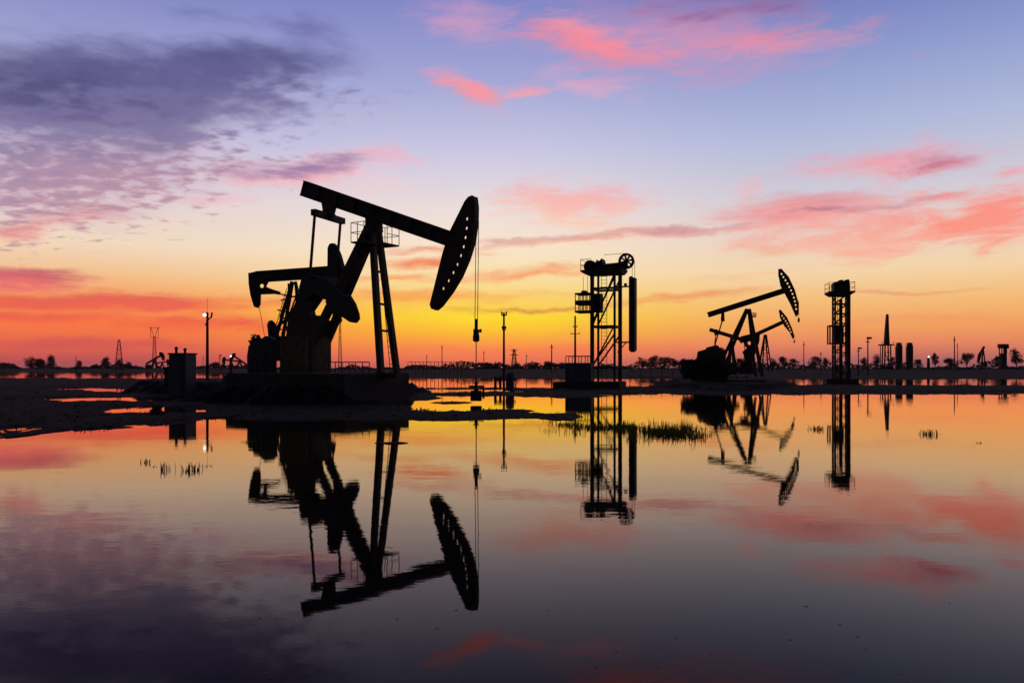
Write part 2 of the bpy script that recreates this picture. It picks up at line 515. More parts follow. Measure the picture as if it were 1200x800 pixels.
def plate(name, outline, holes, thick, mat, parent, y=0.0):
    """flat plate in the local xz plane with round holes cut through it"""
    cu = bpy.data.curves.new(name, 'CURVE'); cu.dimensions = '2D'; cu.fill_mode = 'BOTH'; cu.extrude = thick / 2

    def spl(pts):
        s = cu.splines.new('POLY'); s.points.add(len(pts) - 1)
        for p, (x, z) in zip(s.points, pts): p.co = (x, z, 0, 1)
        s.use_cyclic_u = True
    spl(outline)
    for (x, z, r, q) in holes:
        spl([(x + r * math.cos(2 * math.pi * i / 12), z + q * math.sin(2 * math.pi * i / 12)) for i in range(12)])
    tmp = bpy.data.objects.new(name, cu); COL.objects.link(tmp)
    bpy.context.view_layer.update()
    dg = bpy.context.evaluated_depsgraph_get()
    me = bpy.data.meshes.new_from_object(tmp.evaluated_get(dg))
    bpy.data.objects.remove(tmp)
    for v in me.vertices: v.co = (v.co.x, y - v.co.z, v.co.y)
    me.name = name; me.materials.clear(); me.materials.append(M[mat])
    o = bpy.data.objects.new(name, me); COL.objects.link(o); o.parent = parent
    return o


# ------------------------------------------------------------------ water and ground
def sheet(name, pts, mat, kind='structure'):
    mb = MB(); mb.add(pts, [(0, 1, 2, 3)])
    return tag(mb.build(name, mat), kind=kind)


sheet('water', [(-4000, -300, 0), (4000, -300, 0), (4000, 4000, 0), (-4000, 4000, 0)], 'water')


def gy(py): return EYE * FPX / (py - HOR)


def sst(a, b, x):
    t = max(0.0, min(1.0, (x - a) / (b - a))); return t * t * (3 - 2 * t)


def lerp_tab(tab, x):
    if x <= tab[0][0]: return tab[0][1]
    for (a, va), (b, vb) in zip(tab, tab[1:]):
        if x <= b: return va + (vb - va) * (x - a) / (b - a)
    return tab[-1][1]


FARLINE = [(-900, 436.4), (0, 436.0), (260, 436.4), (420, 441.5), (480, 443.2), (700, 443.4), (800, 443.6), (1000, 444.0), (1200, 443.8), (2200, 444)]
# patches of land: (px, py, half width px, half height in py, height m), seen where they lie on the ground
LAND = [
    # left marsh
    (60, 447.3, 190, 4.4, .45), (230, 447.5, 130, 4.4, .5), (0, 452, 150, 4.2, .4), (220, 453, 130, 4.0, .4), (212, 459, 60, 5, 1.3), (20, 462, 120, 6, .35), (110, 463.5, 110, 2.6, .25), (225, 462, 80, 3.6, .3),
    (120, 474, 90, 4.4, .22), (10, 476, 110, 8, .25), (250, 474, 100, 2.2, .2), (-60, 490, 160, 20, .25), (40, 490, 100, 14, .22), (120, 492, 110, 8.0, .2), (165, 487, 70, 3.5, .16), (230, 485, 80, 2.6, .14), (270, 487.5, 70, 3.2, .14),
    (285, 478, 70, 4, .15), (90, 500, 70, 3, .12), (185, 490, 12, 2.6, .2),
    # round the large pump
    (365, 460, 116, 11, 1.7), (345, 468, 112, 8, 1.5), (286, 462, 34, 8, 2.1), (370, 475, 125, 13, .22), (430, 484, 70, 8, .12), (330, 486, 90, 7, .13), (300, 465, 90, 14, .3),
    (490, 466, 26, 4.5, .25),
    # spits between large pump and hoist tower
    (560, 455.2, 88, 1.2, .2), (636, 457, 50, 1.6, .25), (560, 461.8, 80, 2.2, .22), (620, 460.8, 70, 2.4, .22), (560, 487, 118, 6.4, .2), (610, 481.5, 26, 2.6, .08), (530, 472, 30, 1.7, .08), (455, 519, 24, 1.6, .03),
    (656, 462, 55, 4, .22),
    # long bar on the right
    (750, 457, 84, 4.2, .3), (850, 452, 80, 8, .75), (830, 447, 45, 3, .6), (950, 455.6, 110, 4.2, .35), (1080, 455.8, 160, 4.4, .35), (1230, 455.8, 160, 4.6, .35), (985, 452, 26, 4, .4), (1400, 455.5, 200, 4.8, .4),
    (920, 460, 330, 2.6, .15), (720, 459, 70, 3.5, .25),
]
LAND = [(a, b, w, h, z * (.55 if z > .6 else .26)) for a, b, w, h, z in LAND]


def plateau(px): return 1.5 + .6 * sst(380, 520, px)


def ground_h(px, d):
    py = HOR + EYE * FPX / d
    X = (px - CX) * d / FPX
    nv = mnoise.fractal(Vector((X * 0.16, d * 0.10, 3.1)), 1.0, 2.0, 5)
    n2 = mnoise.fractal(Vector((X * 0.8, d * 0.22, 8.1)), 0.8, 2.0, 5)
    best = -0.5
    for a, b, w, h, z in LAND:
        q = ((px - a) / w) ** 2 + ((py - b) / h) ** 2
        if q < 2.6:
            m = 1.0 - math.sqrt(q) + nv * 0.32 + n2 * 0.22
            v = z * min(1.0, m * 2.6) if m > 0 else m * 0.5
            v += n2 * 0.025 * (1 if m > 0 else 0)
            best = max(best, v)
    fl = lerp_tab(FARLINE, px) + nv * 0.7 * (1 if px > 420 else .5)
    fd = gy(max(fl, HOR + 1))
    if d > fd:
        best = max(best, min(1.0, (d - fd) / (0.03 * fd)) * .10 + 1.05 * sst(1.02, plateau(px), d / fd) + nv * 0.10 * sst(1.0, 1.4, d / fd))
    elif d > fd * 0.97: best = max(best, -0.05)
    return best


def make_ground():
    NX = 900
    pys = []
    y = 540.0
    while y > 436: pys.append(y); y -= 0.34 if y > 470 else 0.20
    ds = [gy(p) for p in pys] + [310, 325, 340, 360, 380, 400, 425, 450, 480, 520, 580, 700, 900, 1300, 2000, 3500, 6000]
    v = []; f = []
    for d in ds:
        for i in range(NX + 1):
            px = -300 + 1800.0 * i / NX
            v.append(((px - CX) * d / FPX, d, ground_h(px, d)))
    W = NX + 1
    for j in range(len(ds) - 1):
        for i in range(NX):
            q = (j * W + i, j * W + i + 1, (j + 1) * W + i + 1, (j + 1) * W + i)
            if max(v[k][2] for k in q) > -0.12: f.append(q)
    # the lake bed and the ground behind us: one wide sheet below
    o = len(v)
    v += [(-6000, -300, -0.6), (6000, -300, -0.6), (6000, 6000, -0.6), (-6000, 6000, -0.6)]
    f.append((o, o + 1, o + 2, o + 3))
    mb = MB(); mb.v = v; mb.f = f
    me = bpy.data.meshes.new('ground'); me.from_pydata(v, [], f); me.validate()
    me.materials.append(M['ground'])
    for p in me.polygons: p.use_smooth = True
    ob = bpy.data.objects.new('ground', me); COL.objects.link(ob)
    tag(ob, kind='structure')


make_ground()


# ------------------------------------------------------------------ pump jacks
def beam(fr, root, tail, headend, hpx, w, name='walking_beam', taper=1.0, l=0.0, mat='steel'):
    """I section girder in the side plane, tail and headend are pixel points on its centre line"""
    (x0, z0), (x1, z1) = fr.xz(*tail, l), fr.xz(*headend, l)
    d = Vector((x1 - x0, z1 - z0)).normalized(); n = Vector((-d.y, d.x))
    h = hpx * fr.P.y / FPX / 2 * .89
    h2 = h * taper
    f = 0.12 * h
    mb = MB()

    def q(a, b, c, e): return [(p.x, p.y) for p in (a, b, c, e)]
    A, B = Vector((x0, z0)), Vector((x1, z1))
    mb.prism(q(A - n * h2, B - n * h, B + n * h, A + n * h2), l - w * 0.12, l + w * 0.12)
    for s in (-1, 1):
        mb.prism(q(A + n * s * h2, B + n * s * h, B + n * s * (h + f), A + n * s * (h2 + f)), l - w / 2, l + w / 2)
    for k in range(0, 8):
        t = k / 8; c = A.lerp(B, t) + (d * .025 if k == 0 else d * 0); hh = h2 + (h - h2) * t
        mb.prism(q(c - n * hh - d * .02, c - n * hh + d * .02, c + n * hh + d * .02, c + n * hh - d * .02), l - w * .42, l + w * .42)
    return mb.build(name, mat, root)


def head(fr, root, web, arc, holes, hr, flange, thick=0.06, l=0.0, mat='steel', name='horse_head'):
    o = plate(name, fr.poly(web, l), [(*fr.xz(a, b, l), hr * .85, hr) for a, b in holes], thick, mat, root, l)
    mb = MB()
    pts = fr.poly(arc, l)
    for (xa, za), (xb, zb) in zip(pts, pts[1:]):
        dd = Vector((xb - xa, zb - za)).normalized(); n = Vector((dd.y, -dd.x)) * 0.03
        mb.prism([(xa - n.x, za - n.y), (xb - n.x, zb - n.y), (xb + n.x, zb + n.y), (xa + n.x, za + n.y)], l - flange / 2, l + flange / 2)
    mb.build('arc_flange', mat, o)
    return o


def ladder(mb, a0, b0, a1, b1, n, r):
    """rails a0-b0 and a1-b1 with n rungs"""
    a0, b0, a1, b1 = map(Vector, (a0, b0, a1, b1))
    mb.tube(a0, b0, r, n=6).tube(a1, b1, r, n=6)
    for i in range(1, n): t = i / n; mb.tube(a0.lerp(b0, t), a1.lerp(b1, t), r * .8, n=6)


def large_pump():
    fr = Frame(437, 38.8, 30, 1.35)
    root = fr.root('pump_jack', 'large oil pump jack nearest us on concrete plinth, horse head tilted down to the right', 'pump jack', 'oil pump jacks')
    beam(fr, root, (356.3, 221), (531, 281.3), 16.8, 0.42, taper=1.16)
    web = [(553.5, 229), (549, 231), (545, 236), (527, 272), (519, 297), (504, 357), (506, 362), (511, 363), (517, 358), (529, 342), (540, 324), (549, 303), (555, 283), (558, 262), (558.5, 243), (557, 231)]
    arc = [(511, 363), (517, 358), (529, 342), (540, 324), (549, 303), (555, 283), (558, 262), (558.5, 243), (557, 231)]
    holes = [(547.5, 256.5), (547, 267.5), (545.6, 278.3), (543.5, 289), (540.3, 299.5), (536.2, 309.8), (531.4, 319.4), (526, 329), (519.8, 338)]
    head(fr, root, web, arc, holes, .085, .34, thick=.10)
    # saddle bearing
    mb = MB(); mb.prism(fr.poly([(431, 253), (445, 258), (446, 272), (431, 270)]), -.2, .2)
    mb.build('saddle_bearing', 'iron', root)
    # front legs and ladder between them
    L = .93
    f1t, f1b = fr.p3(436, 266, -.22), fr.p3(446.5, 440, -L)
    f2t, f2b = fr.p3(443, 268, .22), fr.p3(465.5, 440, L)
    for a, b in ((f1t, f1b), (f2t, f2b)):
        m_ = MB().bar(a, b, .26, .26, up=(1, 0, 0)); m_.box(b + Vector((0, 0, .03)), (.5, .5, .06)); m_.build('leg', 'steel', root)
    r1t, r1b = fr.p3(433, 266, -.22), fr.p3(366, 402, -L)
    r2t, r2b = fr.p3(439, 268, .22), fr.p3(382, 402, L)
    for a, b in ((r1t, r1b), (r2t, r2b)):
        m_ = MB().bar(a, b, .34, .34, up=(1, 0, 0)); m_.build('leg', 'steel', root)
    for a in (r1b, r2b): MB().bar(a + Vector((0, 0, .12)), Vector((a.x, a.y, .0)), .3, .3).build('leg_post', 'steel', root)
    for t in (.30, .52, .70, .95): MB().bar(f1t.lerp(f1b, t), f2t.lerp(f2b, t), .10).build('cross_brace', 'steel', root)
    mb = MB(); a, b = f1t.lerp(f2t, .45), f1b.lerp(f2b, .42); a2, b2 = f1t.lerp(f2t, .75), f1b.lerp(f2b, .62)
    off = Vector((.16, 0, 0)); ladder(mb, a + off, b + off, a2 + off, b2 + off, 26, .018)
    mb.build('ladder', 'steel', root)
    # service platforms either side of the bearing
    for lo, x0, x1, yt, yb in ((-1.15, 416, 431, 262, 285), (1.15, 447, 463.5, 266, 289)):
        pf = MB(); xa, zb = fr.xz(x0, yb, lo); xb, _ = fr.xz(x1, yb, lo); _, zt = fr.xz(x0, yt, lo)
        if lo < 0: xb2, inner = xb, -.3
        sgn = -1 if lo < 0 else 1
        y0, y1 = lo - .28, lo + .28
        pf.box(((xa + xb) / 2, (sgn * .3 + (y0 if sgn < 0 else y1)) / 2, zb), (xb - xa, abs((y0 if sgn < 0 else y1) - sgn * .3), .07))
        po = pf.build('service_platform', 'steel', root)
        rl = MB(); yo = y0 if sgn < 0 else y1
        for z in (zb + (zt - zb) * .5, zt):
            rl.tube((xa, yo, z), (xb, yo, z), .017, n=6).tube((xa, yo, z), (xa, sgn * .5, z), .017, n=6).tube((xb, yo, z), (xb, sgn * .5, z), .017, n=6)
        for x, y in ((xa, yo), ((xa + xb) / 2, yo), (xb, yo), (xa, sgn * .5), (xb, sgn * .5)): rl.tube((x, y, zb), (x, y, zt), .019, n=6)
        rl.build('railing', 'steel', po)
    # tail bearing, equalizer and the two pitman arms
    mb = MB(); mb.prism(fr.poly([(380, 238), (391, 242), (389, 250), (394, 256), (378, 252), (381.5, 247)]), -.22, .22)
    mb.build('tail_bearing', 'iron', root)
    e1, e2 = fr.p3(367, 248.5, -1.35), fr.p3(402, 259.5, 1.35)
    MB().bar(e1, e2, .28, .30).build('equalizer', 'steel', root)
    p1, p2 = fr.p3(369, 250, -1.25), fr.p3(399, 260, 1.25)
    c1, c2 = fr.p3(363, 326, -1.25), fr.p3(395, 310, 1.25)
    MB().bar(p1, c1, .10).build('pitman_arm', 'steel', root)
    MB().bar(p2, c2, .10).build('pitman_arm', 'steel', root)
    # cranks with counterweights
    c = MB(); c.prism(fr.poly([(376, 346), (380, 322), (386, 312), (398, 316), (397, 332), (390, 350)], 1.2), 1.08, 1.24)
    ck = c.build('crank', 'iron', root)
    w = MB(); w.prism(fr.poly([(382.5, 322), (383, 290), (385, 285.5), (388.5, 284.5), (392, 288), (396.5, 299), (399.5, 310), (401, 322), (400.5, 334), (396, 338)], 1.2), 1.24, 1.50)
    w.build('counterweight', 'iron', ck, .02)
    c = MB(); c.prism(fr.poly([(358, 330), (366, 322), (384, 328), (402, 345), (396, 356), (378, 350), (362, 340)], -1.2), -1.24, -1.08)
    ck = c.build('crank', 'iron', root)
    w = MB(); w.prism(fr.poly([(392, 340), (408, 345.5), (413, 347), (418.5, 356), (422.5, 368), (423, 374), (419.5, 378.5), (414, 377.5), (403, 370), (392, 366.5), (386, 354)], -1.2), -1.50, -1.24)
    w.build('counterweight', 'iron', ck, .02)
    # gear reducer, its pedestal and belt guard
    g = MB(); g.prism(fr.poly([(357, 338), (360, 326), (388, 325), (399, 338), (398, 352), (390, 356), (386, 347), (376, 344), (364, 352), (357, 348)]), -.42, .42)
    g.build('gear_reducer', 'iron', root, .03)
    g = MB(); g.prism(fr.poly([(356, 340), (376, 342), (377, 348), (366, 364), (367, 369), (380, 370), (374, 397), (338, 397), (341, 374), (346, 362)]), -.2, .2)
    g.build('pedestal', 'steel', root)
    g = MB(); g.prism(fr.poly([(343.5, 394), (373, 394), (373, 441), (344, 441)]), -.95, .95)
    g.build('base_block', 'yellow', root, .02)
    # brake guard and motor on the sub-base
    g = MB(); g.prism(fr.poly([(332, 399), (331, 441), (303, 441), (302, 418), (304, 405), (309, 404), (310, 400), (317, 399), (323, 394), (328, 395)]), -.75, -.4)
    g.build('belt_guard', 'iron', root, .02)
    g = MB(); g.bar(fr.p3(330, 440, -.85), fr.p3(466, 440, -.85), .22, .26).bar(fr.p3(330, 440, .85), fr.p3(466, 440, .85), .22, .26)
    g.build('base_frame', 'steel', root)
    # bridle cables down to the carrier bar and the polished rod
    mb = MB(); xa, za = fr.xz(558.3, 258); xb, zb = fr.xz(558, 389)
    for y in (-.11, .11): MB().path([(xa + .05, y, za), (xb, y, zb)], .016).build('bridle_cable', 'wire', root)
    mb = MB(); mb.box((xb, 0, zb), (.18, .22, .26)); mb.lathe((xb, 0, zb - .44), [(.09, 0), (.15, .05), (.15, .30), (.10, .34)], 12); mb.box((xb, 0, zb + .34), (.11, .11, .5)); mb.bar((xb, 0, zb), (xb + .26, -.05, zb + .05), .06); mb.box((xb + .26, -.05, zb + .05), (.09, .09, .16))
    mb.build('carrier_bar', 'iron', root, .015)
    return fr


FR1 = large_pump()

# plinth under it
fr = Frame(374, 38.8, 30, -.3)
mb = MB()
mb.box((-.1, 0, .82), (7.6, 4.6, 1.64)); mb.box((-.1, 0, 1.60), (7.4, 4.4, .10))
mb.box((-3.0, -2.45, .5), (1.2, .5, 1.0)); mb.box((2.6, -2.5, .42), (1.6, .6, .84))
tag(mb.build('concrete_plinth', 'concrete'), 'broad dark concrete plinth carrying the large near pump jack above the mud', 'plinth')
o = bpy.data.objects['concrete_plinth']; o.location = (fr.P.x, fr.P.y, -.3); o.rotation_euler = (0, 0, -fr.th)


def wellhead(px, d, zb, top_px, label, s=1.0):
    x = (px - CX) * d / FPX
    r = empty('wellhead', (x, d, zb), 0, label, 'wellhead')
    mb = MB().box((0, 0, .35 * s), (.75 * s, .7 * s, .7 * s)); mb.build('cellar_block', 'concrete', r, .02)
    mb = MB().lathe((0, 0, .7 * s), [(.16 * s, 0), (.16 * s, .1), (.24 * s, .1), (.24 * s, .18 * s), (.11 * s, .18 * s), (.11 * s, .5 * s), (.2 * s, .5 * s), (.2 * s, .58 * s), (.08 * s, .58 * s), (.08 * s, .8 * s)], 14)
    mb.build('casing_head', 'iron', r)
    mb = MB().tube((-.5 * s, 0, .98 * s), (.5 * s, 0, .98 * s), .07 * s); mb.tube((.5 * s, 0, .98 * s), (.5 * s, 0, .1), .07 * s)
    mb.build('flow_pipe', 'iron', r)
    for sx in (-1, 1):
        mb = MB(); mb.tube((sx * .34 * s, -.12 * s, .98 * s), (sx * .34 * s, -.2 * s, .98 * s), .02 * s); mb.lathe((sx * .34 * s, -.2 * s, .98 * s), [(.1 * s, -.012), (.1 * s, .012)], 10)
        mb.build('valve_wheel', 'iron', r)
    if top_px:
        zt = EYE + (HOR - top_px) * d / FPX - zb
        MB().tube((0, 0, .7 * s), (0, 0, zt), .022).build('polished_rod', 'wire', r)
    return r


xw, zw = FR1.xz(558, 389)
wpos = FR1.P + Vector((FR1.c, -FR1.s)) * xw
wellhead(CX + wpos.x / wpos.y * FPX, wpos.y, .12, 392, 'wellhead under the large pump, rod rising to its hanging bridle cables', .66)

# pole with valve manifold beside the wellhead


def utility_pole(px, d, zb, top, label, arms, r=.11, group=None, ins=True):
    x = (px - CX) * d / FPX
    rt = empty('utility_pole', (x, d, zb), random.uniform(-.3, .3), label, 'pole', group)
    zt = EYE + (HOR - top) * d / FPX - zb
    MB().tube((0, 0, 0), (0, 0, zt), r, r * .7, 10).build('shaft', 'wood', rt)
    for py, w in arms:
        z = EYE + (HOR - py) * d / FPX - zb; w2 = w * d / FPX / 2
        a = MB().bar((-w2, .1, z), (w2, .1, z), .09, .10)
        ao = a.build('crossarm', 'wood', rt)
        if ins:
            for k in (-.9, .9): MB().lathe((w2 * k, .1, z + .05), [(.03, 0), (.06, .08), (.06, .16), (.03, .2)], 8).build('insulator', 'iron', ao)
    return rt


utility_pole(590.5, 57, -.1, 366, 'tall thin pole left of the hoist tower, small cap and collar', [(369, 6), (386, 4)], .095, 'utility poles')
utility_pole(674, 120, .05, 370, 'utility pole with one wide crossarm just left of the hoist tower', [(391, 11), (383, 5)], .18, 'utility poles')
mb = MB()
r = empty('valve_manifold', ((592 - CX) * 56 / FPX, 56, .05), .2, 'low pipe valve manifold with pale drum at foot of the thin pole', 'manifold')
MB().tube((-.75, 0, .75), (.75, 0, .75), .09).tube((-.7, 0, 0), (-.7, 0, .95), .1).tube((-.35, 0, 0), (-.35, 0, .9), .09).build('pipe_header', 'iron', r)
MB().lathe((.3, -.2, 0), [(.30, 0), (.30, 1.15), (.26, 1.2), (.1, 1.3)], 16).build('drum', 'bluegrey', r)
MB().lathe((-.35, 0, .95), [(.16, 0), (.16, .04)], 12).build('valve_wheel', 'iron', r)


# ---- pump behind the large one, facing left
def rear_pump():
    d = 65.0
    fr = Frame(343, d, -14, .35)
    root = fr.root('pump_jack', 'pump jack half hidden behind the large one, its head turned to the left', 'pump jack', 'oil pump jacks')
    beam(fr, root, (396, 318), (300, 324.5), 13, .36, taper=1.1)
    web = [(291.5, 320), (292, 333), (294, 346), (298, 359), (303, 360.5), (305.5, 357), (306, 345), (322, 344.5), (328, 345.5), (329, 342), (318, 338.5), (312, 336), (316, 328), (318, 320), (300, 318)]
    arc = [(291.5, 320), (292, 333), (294, 346), (298, 359), (303, 360.5)]
    head(fr, root, web, arc, [(307, 335)], .17, .45, thick=.14)
    for lt, lb, a, b in ((-.2, -1.0, (342, 330), (323, 398)), (.2, 1.0, (343, 330), (331, 398)), (-.2, -1.0, (346, 330), (362, 398)), (.2, 1.0, (346, 330), (352, 398))):
        MB().bar(fr.p3(*a, lt), fr.p3(*b, lb), .20).build('leg', 'steel', root)
    for (a, b) in (((326, 344), (356, 350)), ((329, 352), (352, 345)), ((325, 363), (356, 370)), ((328, 375), (356, 362)), ((322, 385), (358, 390))):
        MB().bar(fr.p3(*a, 0), fr.p3(*b, 0), .11).build('cross_brace', 'steel', root)
    mb = MB(); mb.prism(fr.poly([(356, 376), (384, 374), (386, 398), (352, 398)]), -.6, .6)
    mb.build('gear_reducer', 'iron', root, .03)
    for l in (-1.0, 1.0):
        MB().bar(fr.p3(392, 322, l), fr.p3(390, 382, l), .12).build('pitman_arm', 'steel', root)
        w = MB(); w.prism(fr.poly([(364, 380), (370, 374), (392, 376), (394, 388), (384, 396), (368, 390)], l), l - .14, l + .14); w.build('crank', 'iron', root)
    MB().bar(fr.p3(298, 446, 0), fr.p3(386, 446, 0), 2.2, .9).build('base_frame', 'concrete', root)
    mb = MB(); mb.path([fr.p3(303.5, 358, -.08), fr.p3(312, 404, -.08)], .022); mb.path([fr.p3(303.5, 358, .08), fr.p3(312, 404, .08)], .022)
    mb.build('bridle_cable', 'wire', root)
    for a, b, l in (((338, 332), (338, 398), -.3), ((341, 332), (328, 372), .5), ((350, 340), (330, 392), .3), ((352, 352), (356, 398), -.4), ((318, 392), (336, 372), 0)):
        MB().bar(fr.p3(*a, l), fr.p3(*b, l), .13).build('leg_strut', 'steel', root)
    mb = MB(); ladder(mb, fr.p3(336, 338, -.6), fr.p3(318, 400, -1.0), fr.p3(339, 338, -.6), fr.p3(321.5, 400, -1.0), 14, .03); mb.build('ladder', 'steel', root)
    mb = MB(); mb.path([fr.p3(322, 398, .6), fr.p3(326, 380, .6), fr.p3(333, 378, .6), fr.p3(337, 386, .6)], .09); mb.build('pipe', 'iron', root)
    # belt guard lobe and motor
    mb = MB(); mb.prism(fr.poly([(313, 380), (315, 376), (319, 375), (323, 379), (326, 388), (328, 396), (330, 408), (316, 408)], -.5), -.7, -.3)
    mb.build('belt_guard', 'iron', root, .03)
    mb = MB(); mb.tube(fr.p3(318, 405, -.5), fr.p3(334, 405, -.5), .45, n=14).box(fr.p3(326, 417, -.5), (1.4, 1.0, .8)); mb.build('motor', 'iron', root)


rear_pump()
wellhead(310, 65.0, .3, None, 'wellhead below the left-facing pump head, half hidden by shrubs', 1.3)
r = empty('control_cabinet', ((306 - CX) * 40 / FPX, 40, 1.36), -.5, 'small blue grey control cabinet standing at left end of the concrete plinth', 'cabinet')
MB().box((0, 0, .50), (.70, .4, .80)).build('cabinet_body', 'bluegrey', r, .02)
MB().box((0, -.212, .50), (.60, .02, .70)).build('door', 'bluegrey', r)
MB().box((0, 0, .93), (.78, .5, .05)).build('roof', 'bluegrey', r)
MB().box((-.28, 0, .05), (.1, .4, .1)).build('leg', 'iron', r); MB().box((.28, 0, .05), (.1, .4, .1)).build('leg', 'iron', r)
r = empty('pipe_stack', ((296 - CX) * 39.4 / FPX, 39.4, 1.36), -.5, 'crooked bundle of pipe fittings at far left end of the large plinth', 'pipes')
MB().tube((0, 0, 0), (0, 0, 1.1), .06).tube((0, 0, 1.05), (.5, 0, 1.25), .06).build('riser', 'iron', r)
MB().tube((-.25, .1, 0), (-.22, .1, .75), .08).lathe((-.22, .1, .75), [(.14, 0), (.14, .05)], 10).build('valve', 'iron', r)
MB().tube((.25, .05, 0), (.32, .05, .9), .05).tube((.32, .05, .85), (-.2, .1, .6), .045).build('pipe', 'iron', r)
# low pipe rail on plinth
mb = MB()
for i in range(7): x = i * .35; mb.tube((x, 0, 0), (x, 0, .55), .025)
mb.tube((0, 0, .55), (2.1, 0, .55), .025)
o = tag(mb.build('pipe_railing', 'steel'), 'low pipe railing on the concrete plinth between the legs of the large pump', 'railing')
o.location = (*at(385, 431, 41).xy, 1.35)


# ------------------------------------------------------------------ right-hand pumps
def right_pump(px, d, th, zb, label, tail, hend, hpx, web, arc, holes, hr, legs, pit, gear, rod=None, lattice=False, cage=None):
    fr = Frame(px, d, th, zb)
    root = fr.root('pump_jack', label, 'pump jack', 'oil pump jacks')
    beam(fr, root, tail, hend, hpx, .40)
    head(fr, root, web, arc, holes, hr, .36, thick=.10)
    for a, b, lt, lb in legs: MB().bar(fr.p3(*a, lt), fr.p3(*b, lb), .22 if not lattice else .16).build('leg', 'steel', root)
    if lattice:
        (a0, b0, l0, m0), (a1, b1, l1, m1) = legs[0], legs[-1]
        A, B, C, D = fr.p3(*a0, l0), fr.p3(*b0, m0), fr.p3(*a1, l1), fr.p3(*b1, m1)
        mb = MB(); n = 6
        for i in range(1, n):
            mb.bar(A.lerp(B, i / n), C.lerp(D, i / n), .08); mb.bar(A.lerp(B, (i - 1) / n), C.lerp(D, i / n), .06)
        mb.build('bracing', 'steel', root)
    if pit:
        (top, bot), w = pit
        for l in (-.55, .55): MB().bar(fr.p3(*top, l), fr.p3(*bot, l), .11).build('pitman_arm', 'steel', root)
        mb = MB(); tl = fr.p3(*top, 0); mb.bar(tl + Vector((0, -.75, 0)), tl + Vector((0, .75, 0)), .3, .3); mb.box(tl + Vector((0, 0, .3)), (.28, .3, .5)); mb.build('equalizer', 'steel', root)
    if gear:
        g0, cr = gear
        MB().prism(fr.poly(g0), -.7, .7).build('gear_reducer', 'iron', root, .02)
        for l in (-1.0, 1.0):
            ck = MB().prism(fr.poly(cr, l), l - .14, l + .14).build('crank', 'iron', root)
    if rod:
        a, b = rod
        mb = MB(); mb.path([fr.p3(*a, -.08), fr.p3(a[0], b[1], -.08)], .02); mb.path([fr.p3(*a, .08), fr.p3(a[0], b[1], .08)], .02)
        mb.build('bridle_cable', 'wire', root)
        MB().box(fr.p3(a[0], b[1]), (.16, .22, .34)).build('carrier_bar', 'iron', root)
    if cage:
        x0, x1, yt, yb = cage
        mb = MB(); A, B = fr.p3(x0, yb, -.6), fr.p3(x1, yb, -.6); zt = fr.xz(x0, yt, -.6)[1] - A.z
        mb.bar(A, B, .8, .07)
        for p in (A, A.lerp(B, .5), B):
            for dy in (-.35, .35): q = p + Vector((0, dy, 0)); mb.tube(q, q + Vector((0, 0, zt)), .025, n=6)
        for k in (.5, 1.0):
            for dy in (-.35, .35): mb.tube(A + Vector((0, dy, zt * k)), B + Vector((0, dy, zt * k)), .022, n=6)
        mb.build('service_platform', 'steel', root)
    MB().bar(fr.p3(px - 45, 448, 0), fr.p3(px + 22, 448, 0), 2.0, .5).build('base_frame', 'concrete', root)
    return fr


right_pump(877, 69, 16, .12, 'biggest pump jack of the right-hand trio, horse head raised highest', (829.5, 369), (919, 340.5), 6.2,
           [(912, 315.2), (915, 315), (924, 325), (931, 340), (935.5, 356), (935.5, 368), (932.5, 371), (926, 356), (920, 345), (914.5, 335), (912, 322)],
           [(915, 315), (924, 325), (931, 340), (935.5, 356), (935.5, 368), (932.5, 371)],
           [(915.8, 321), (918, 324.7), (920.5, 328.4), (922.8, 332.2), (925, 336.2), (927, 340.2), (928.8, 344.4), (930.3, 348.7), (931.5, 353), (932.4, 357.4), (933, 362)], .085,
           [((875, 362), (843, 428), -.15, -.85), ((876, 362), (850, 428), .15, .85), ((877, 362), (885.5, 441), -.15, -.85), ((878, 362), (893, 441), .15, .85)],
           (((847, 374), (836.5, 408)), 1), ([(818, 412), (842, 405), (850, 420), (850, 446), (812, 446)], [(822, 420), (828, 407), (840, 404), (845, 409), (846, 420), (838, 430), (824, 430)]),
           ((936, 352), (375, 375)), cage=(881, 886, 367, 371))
right_pump(897, 104, 14, .08, 'smaller pump jack with lattice legs, its head raised beneath the biggest right-hand head', (867, 400.5), (917, 377.5), 4.4,
           [(912.5, 363), (914.5, 363), (922, 372), (928, 385), (930.6, 395), (929, 397), (925, 389), (919, 382), (914, 372)],
           [(914.5, 363), (922, 372), (928, 385), (930.6, 395), (929, 397)],
           [(916.5, 370), (918.6, 373), (920.6, 376), (922.4, 379), (924, 382.2), (925.5, 385.5), (926.8, 389)], .11,
           [((896, 392), (888.5, 436), -.15, -.8), ((896, 392), (893, 436), .15, .8), ((897, 392), (900.5, 436), -.15, -.8), ((898, 392), (904.5, 436), .15, .8)],
           (((872, 400), (874, 420)), 1), ([(868, 424), (880, 420), (884, 438), (864, 438)], [(870, 412), (880, 404), (886, 412), (882, 424), (874, 424)]),
           ((930.8, 390), (403, 400)), lattice=True)
